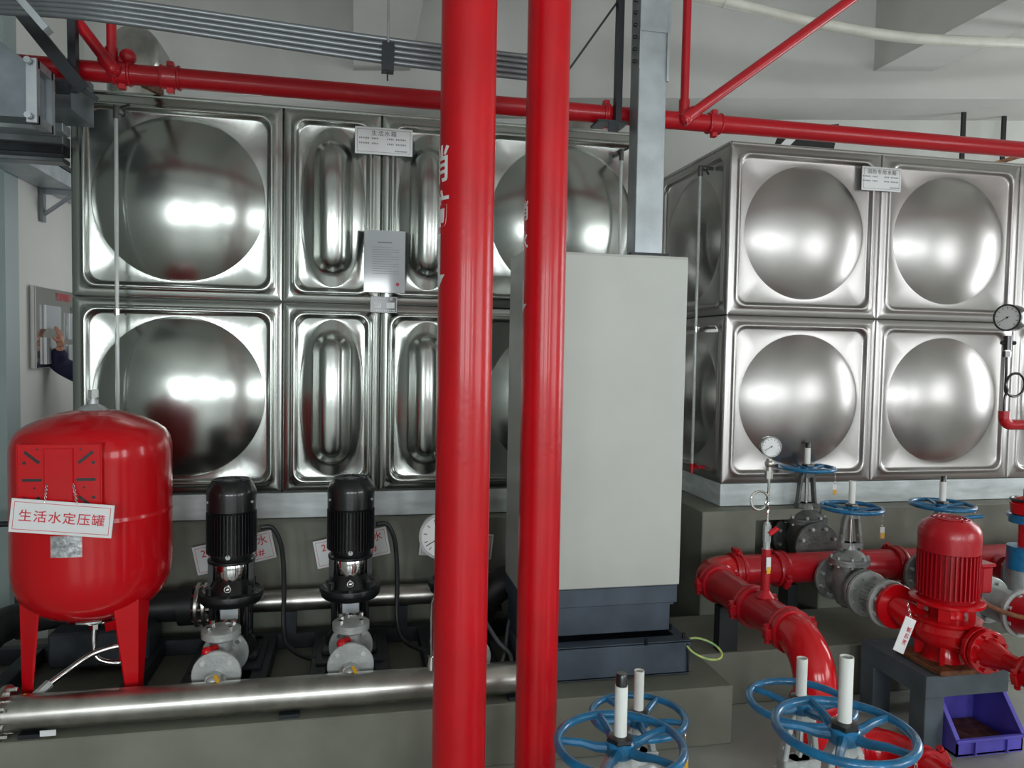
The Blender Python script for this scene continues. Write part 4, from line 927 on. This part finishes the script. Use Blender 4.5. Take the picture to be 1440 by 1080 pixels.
def ground_valve(*a, **k):
    t = gate_valve(*a, **k); x, y, zp = a[0], a[1], a[2]
    G().cyl((x, y, 0), (x, y, zp-.08), .05, n=16).cyl((x, y, 0), (x, y, .012), .09, n=20).build('support_leg', 'dark', t); return t
w1 = at(872, 1046, Y=1.8); w2 = at(897.5, 1007, Y=2.3); w3 = at(1187, 1027, Y=1.6); w4 = at(1126, 988, Y=2.1)
ground_valve(w1.x, 1.8, .33, w1.z, 'front left valve with blue handwheel beside the red riser', 'castlight', .171, tube=.135, tip=True, rot=.35, group='front gate valves')
ground_valve(w2.x, 2.3, .24, w2.z, 'valve with blue handwheel behind the front left one, by the plinth corner', 'castlight', .163, tube=.135, rot=.75, group='front gate valves')
ground_valve(w3.x, 1.6, .38, w3.z, 'largest valve with blue handwheel and tall white tube at the bottom right', 'castlight', .170, tube=.165, rot=.25, group='front gate valves')
ground_valve(w4.x, 2.1, .28, w4.z, 'valve with blue handwheel in front of the bent red pipe', 'castlight', .167, tube=.125, rot=1.0, group='front gate valves')
w5 = at(1135, 658, Y=4.03); gate_valve(w5.x, 4.03, .67, w5.z+.002, 'dark cast valve with blue handwheel standing behind the red header', 'castdark', .165, L=.12, fr_=.14, tube=.10, tip=True, rot=.3)
CX = 2.60
w6 = at(1190, 714, Y=3.55); gate_valve(CX, 3.55, .555, w6.z, 'grey valve with blue handwheel left of the red pump', 'cast', .163, L=.125, tube=.125, rot=.9)
w7 = at(1325, 710, Y=3.55); gate_valve(w7.x, 3.55, .555, w7.z, 'grey valve with blue handwheel directly behind the red pump', 'cast', .168, L=.125, tube=.11, tip=True, rot=.1)
w8x = w7.x+.60; gate_valve(w8x, 3.50, .555, .90, 'valve with dark handwheel cut off at the right edge', 'cast', .165, L=.125, tube=.08, rot=.4)
# spool pieces between valve and pump
def spool(x, ys, label, m='cast', r=.052, name='flanged_joint', ribs=True, z=.555):
    t = thing(name, (x, sum(ys)/2, z-.118), label, 'pipe joint'); y0, y1 = ys
    g = G(); g.cyl((x, y0, z), (x, y1, z), r, n=24)
    g.build('barrel', m, t)
    for yy in (y0, y1):
        f = G().cyl((x, yy-.011, z), (x, yy+.011, z), .118, n=40, bev=.003).build('flange', m, t); g = G()
        for i in range(8): a = 2*PI*(i+.5)/8; g.cyl((x+.094*math.cos(a), yy-.028, z+.094*math.sin(a)), (x+.094*math.cos(a), yy+.028, z+.094*math.sin(a)), .0105, n=6)
        g.build('flange_bolt', 'castlight', f, kind='stuff')
    if ribs:
        g = G()
        for i in range(14): a = 2*PI*i/14; g.bar((x+(r+.004)*math.cos(a), y0-.02, z+(r+.004)*math.sin(a)), (x+(r+.004)*math.cos(a), y1+.02, z+(r+.004)*math.sin(a)), .010, .010)
        g.build('rib', m, t)
    return t
spool(CX, (3.395, 3.24), 'grey flanged joint between the left valve and the red pump', 'castlight')
spool(w7.x, (3.395, 3.24), 'grey flanged joint behind the red pump motor', 'castlight')
t = spool(w7.x, (3.215, 3.02), 'grey round bodied check valve right of the red pump', 'castlight', r=.085, name='check_valve', ribs=False)
t = thing('reducer', (w7.x, 2.92, .47), 'red pipe reducer cut off at the right edge behind', 'pipe joint')
G().cyl((w7.x, 3.005, .555), (w7.x, 2.85, .555), .10, .06, n=28).cyl((w7.x, 2.85, .555), (w7.x, 2.5, .555), .06, n=24).build('cone', 'redold', t)

# ================================================================== RED PUMP ON STAND
sx0, sx1, sy0, sy1, sz = 2.525, 2.965, 2.885, 3.33, .345
t = thing('pump_stand', ((sx0+sx1)/2, (sy0+sy1)/2, 0), 'dark grey steel stand under the red pump', 'stand')
g = G(); g.box(((sx0+sx1)/2, sy0+.01, sz-.05), (sx1-sx0, .02, .10), b=.002); g.box(((sx0+sx1)/2, sy1-.01, sz-.05), (sx1-sx0, .02, .10)); g.box((sx0+.01, (sy0+sy1)/2, sz-.05), (.02, sy1-sy0-.04, .10)); g.box((sx1-.01, (sy0+sy1)/2, sz-.05), (.02, sy1-sy0-.04, .10)); g.box(((sx0+sx1)/2, (sy0+sy1)/2, sz-.008), (sx1-sx0-.01, sy1-sy0-.01, .01))
g.build('top_frame', 'stand', t)
for xx, yy in ((sx0+.05, sy0+.05), (sx0+.05, sy1-.05), (sx1-.05, sy1-.05)):
    if 1:
        g = G(); g.box((xx, yy, (sz-.10)/2), (.10, .10, sz-.10), b=.003); g.build('leg', 'stand', t)
px_, py_ = 2.735, 3.02; pz = sz
t = thing('fire_pump', (px_, py_, pz), 'red upright fire pump with ribbed motor on the grey stand', 'pump')
T = Matrix.Translation((px_, py_, pz))
G().box((px_, py_, pz+.012), (.30, .30, .024), b=.004).build('base_plate', 'rust', t, label='rusty base plate')
g = G(); g.lathe([(.10, .02), (.085, .05), (.08, .09), (.12, .10), (.145, .13), (.15, .17), (.13, .205), (.10, .215)], T, 36)
for i in range(4): a = PI/4+i*PI/2; g.box((.10, 0, .06), (.05, .02, .10), T @ Matrix.Rotation(a, 4, 'Z'))
g.cyl((px_-.08, py_+.05, pz+.16), (CX+.01, py_+.19, .555), .075, .062, n=24); g.cyl((px_+.02, py_-.05, pz+.14), (px_+.03, py_-.17, pz+.13), .07, .06, n=24)
g.build('volute', 'redgloss', t)
g = G(); g.cyl((CX+.012, py_+.17, .555), (CX+.012, py_+.195, .555), .110, n=36, bev=.003); g.build('port_flange', 'redgloss', t); G().cyl((px_+.03, py_-.19, pz+.13), (px_+.03, py_-.165, pz+.13), .098, n=36, bev=.003).build('port_flange', 'redgloss', t)
g = G()
for i in range(8):
    a = 2*PI*(i+.5)/8; g.cyl((px_+.03+.08*math.cos(a), py_-.21, pz+.13+.08*math.sin(a)), (px_+.03+.08*math.cos(a), py_-.15, pz+.13+.08*math.sin(a)), .009, n=6)
g.build('flange_bolt', 'redgloss', t, kind='stuff')
g = G(); g.lathe([(.085, .21), (.08, .225), (.075, .23), (.075, .30)], T, 24)
for i in range(4): a = PI/4+i*PI/2; g.box((.105, 0, .25), (.03, .05, .09), T @ Matrix.Rotation(a, 4, 'Z'))
g.lathe([(.10, .205), (.148, .208), (.15, .222), (.10, .226)], T, 36); g.lathe([(.10, .285), (.150, .288), (.160, .294), (.160, .306), (.150, .312), (.12, .316)], T, 40)
g.build('lantern', 'redgloss', t)
g = G(); g.lathe([(.11, .312), (.118, .33), (.118, .53), (.132, .535), (.134, .60), (.131, .635), (.118, .66), (.092, .678), (.088, .683), (0, .686)], T, 40); mo = g.build('motor_housing', 'redold', t)
g = G()
for i in range(40): a = 2*PI*i/40; g.box((.124, 0, .43), (.020, .006, .205), T @ Matrix.Rotation(a, 4, 'Z'))
g.build('cooling_fin', 'redold', mo, kind='stuff')
g = G()
for ring in (.03, .05, .07): g.torus((px_, py_, pz+.686), (0, 0, 1), ring, .0035, 28, 6)
for i in range(8): a = 2*PI*i/8; g.box((.05, 0, .686), (.06, .005, .004), T @ Matrix.Rotation(a, 4, 'Z'))
g.build('fan_grille', 'redold', mo)
G().box((px_+.165, py_-.01, pz+.40), (.07, .10, .13), b=.012).box((px_+.165, py_-.01, pz+.47), (.08, .11, .014), b=.003).build('terminal_box', 'redold', mo)
G().cyl((px_+.16, py_-.02, pz+.335), (px_+.16, py_-.02, pz+.30), .012, n=10).build('cable_gland', 'dark', mo)
g = G(); g.tube(bez([(px_+.16, py_-.02, pz+.31), (px_+.19, py_-.04, pz+.275), (px_+.28, py_-.08, pz+.24), (px_+.36, py_-.12, pz+.225)], 6), .011, 10); g.build('motor_cable', 'rust', None, 'thin dark cable leaving the red pump motor to the right', 'cable')
# outlet reducer and valve
ox, oy, oz = px_+.03, py_-.20, pz+.13
t = thing('outlet_reducer', (ox, oy-.06, oz-.1), 'red flanged reducer on the front of the red pump', 'pipe joint')
G().cyl((ox, oy, oz), (ox, oy-.024, oz), .098, n=36, bev=.003).build('flange', 'redgloss', t); G().cyl((ox, oy-.02, oz), (ox, oy-.12, oz), .068, .04, n=28).cyl((ox, oy-.12, oz), (ox, oy-.22, oz), .038, n=24).build('cone', 'redgloss', t)
g = G()
for i in range(8): a = 2*PI*(i+.5)/8; g.cyl((ox+.08*math.cos(a), oy-.04, oz+.08*math.sin(a)), (ox+.08*math.cos(a), oy, oz+.08*math.sin(a)), .009, n=6)
g.build('flange_bolt', 'redgloss', t, kind='stuff')
t = thing('clamped_valve', (ox+.02, 2.5, .30), 'red clamped valve body with a silver top cut off at the right edge', 'valve')
G().cyl((ox, oy-.20, oz), (ox, oy-.26, oz), .05, n=24).lathe([(.03, -.16), (.09, -.13), (.115, -.05), (.115, .05), (.10, .10), (.09, .12)], Matrix.Translation((ox+.0, 2.42, oz)), 32).cyl((ox, 2.55, oz), (ox, 2.42, oz), .07, n=24).build('body', 'redgloss', t)
coupling(t, (ox, oy-.235, oz), (0, 1, 0), .05, 'redgloss', (1, 0, .3))
G().lathe([(.105, .11), (.112, .115), (.112, .135), (.09, .15), (.05, .165), (0, .168)], Matrix.Translation((ox, 2.42, oz)), 32).build('top_cover', 'castlight', t)
G().tube([(ox-.09, 2.46, oz-.08), (ox-.10, 2.46, .012)], .018, 12).build('drain_pipe', 'redgloss', t); G().cyl((ox, 2.42, 0), (ox, 2.42, oz-.15), .05, n=16).build('support_leg', 'dark', t)
# tag sign hanging on the pump
c = at(1272, 893, Y=2.80); ts, fr = sign('pump_tag', c, .066, .155, -.45, 'white tag with red characters hanging on the red pump', [], False, 0.15)
text('lettering', '消防泵', .026, None, ts, fr @ Matrix.Translation((.012, 0, .003)) @ Matrix.Rotation(PI/2, 4, 'Z'), 'ink', spacing=1.2); text('lettering', '喷淋泵', .026, None, ts, fr @ Matrix.Translation((-.014+.0, 0, .003)) @ Matrix.Rotation(PI/2, 4, 'Z'), 'ink', spacing=1.2) if 0 else None
chain(ts, fr @ V((0, .075, 0)), (c.x+.05, c.y+.05, c.z+.12), n=6)
# blue lever and butterfly valve behind
p0 = at(1350, 729, Y=3.45); p1 = at(1381, 726, Y=3.45); t = thing('lever_valve', (p0.x-.02, 3.45, .62), 'blue handled lever valve behind the red pump motor', 'valve')
G().cyl(p0-V((.05, 0, 0)), p1, .011, n=12).build('lever', 'blue', t); G().cyl((p0.x-.06, 3.45, .62), (p0.x-.06, 3.45, p0.z), .012, n=10).build('stem', 'castlight', t)
q = at(1443, 740, Y=3.35); t = thing('red_standpipe', (q.x, 3.35, .60), 'red standpipe with a blue clamp at the right edge', 'pipe')
z_ = lambda py: zat(1440, py, 3.35)
G().lathe([(.035, z_(770)), (.035, z_(728)), (.075, z_(722)), (.08, z_(708)), (.05, z_(700)), (.02, z_(698)), (.02, z_(688))], Matrix.Translation((q.x, 3.35, 0)), 24).build('pipe', 'redgloss', t)
G().cyl((q.x, 3.35, z_(735)), (q.x, 3.35, z_(724)), .082, n=28).build('clamp', 'blue', t, label='blue clamp ring'); G().cyl((q.x, 3.35, z_(800)), (q.x, 3.35, z_(768)), .085, n=28).build('lower_clamp', 'blue', t)
G().cyl((q.x, 3.35, z_(840)), (q.x, 3.35, z_(800)), .07, n=24).build('lower_body', 'castlight', t)
G().torus((q.x, 3.35, z_(703)), (0, 0, 1), .075, .008, 32, 8).build('ring', 'black', t)
gauge(thing('pressure_gauge', (q.x, 3.3, z_(690)), 'small steel gauge barely showing at the right edge', 'gauge'), (q.x+.02, 3.3, z_(684)), .05)

# blue bin
t = thing('storage_bin', (2.83, 2.86, 0), 'open fronted blue plastic parts bin on the floor beside the grey stand', 'bin')
bx0, bx1, byf, byb = 2.60, 3.0, 2.60, 2.868; T_ = .006
bc = at(1378, 1045, Y=2.7)
g = G(); xo = -.055
def quadprism(g, pts, off):
    n = len(pts); vs = [V(p) for p in pts]+[V(p)+V(off) for p in pts]
    g.add(vs, [tuple(range(n))[::-1], tuple(range(n, 2*n))]+[(i, (i+1) % n, n+(i+1) % n, n+i) for i in range(n)])
X0, X1 = 2.637, 2.985; Y0, Y1 = 2.815, 3.10; ZT = .232; ZF = .08; z0 = .004
g.box(((X0+X1)/2, (Y0+Y1)/2, z0+.004), (X1-X0, Y1-Y0, .008)); g.box(((X0+X1)/2, Y1-.004, ZT/2), (X1-X0, .008, ZT)); g.box(((X0+X1)/2, Y0+.004, ZF/2), (X1-X0, .008, ZF))
g.box(((X0+X1)/2, Y0-.004, ZF-.006), (X1-X0+.02, .018, .014), b=.003)
for xx in (X0, X1-.008): quadprism(g, [(xx, Y0, z0), (xx, Y1, z0), (xx, Y1, ZT), (xx, Y0+.12, ZT), (xx, Y0, ZF)], (.008, 0, 0))
for xx in (X0-.006, X1-.008): g.bar((xx+.007, Y0+.12, ZT), (xx+.007, Y1, ZT), .02, .012); g.bar((xx+.007, Y0, ZF), (xx+.007, Y0+.12, ZT), .02, .010)
for xx in (X0+.09, X1-.09): g.box((xx, Y0-.006, ZF/2), (.008, .012, ZF-.01))
g.build('tub', 'bluebin', t)
G().box(((X0+X1)/2, (Y0+Y1)/2, .02), (X1-X0-.03, Y1-Y0-.03, .012)).build('grime_layer', 'rust', t, kind='stuff')
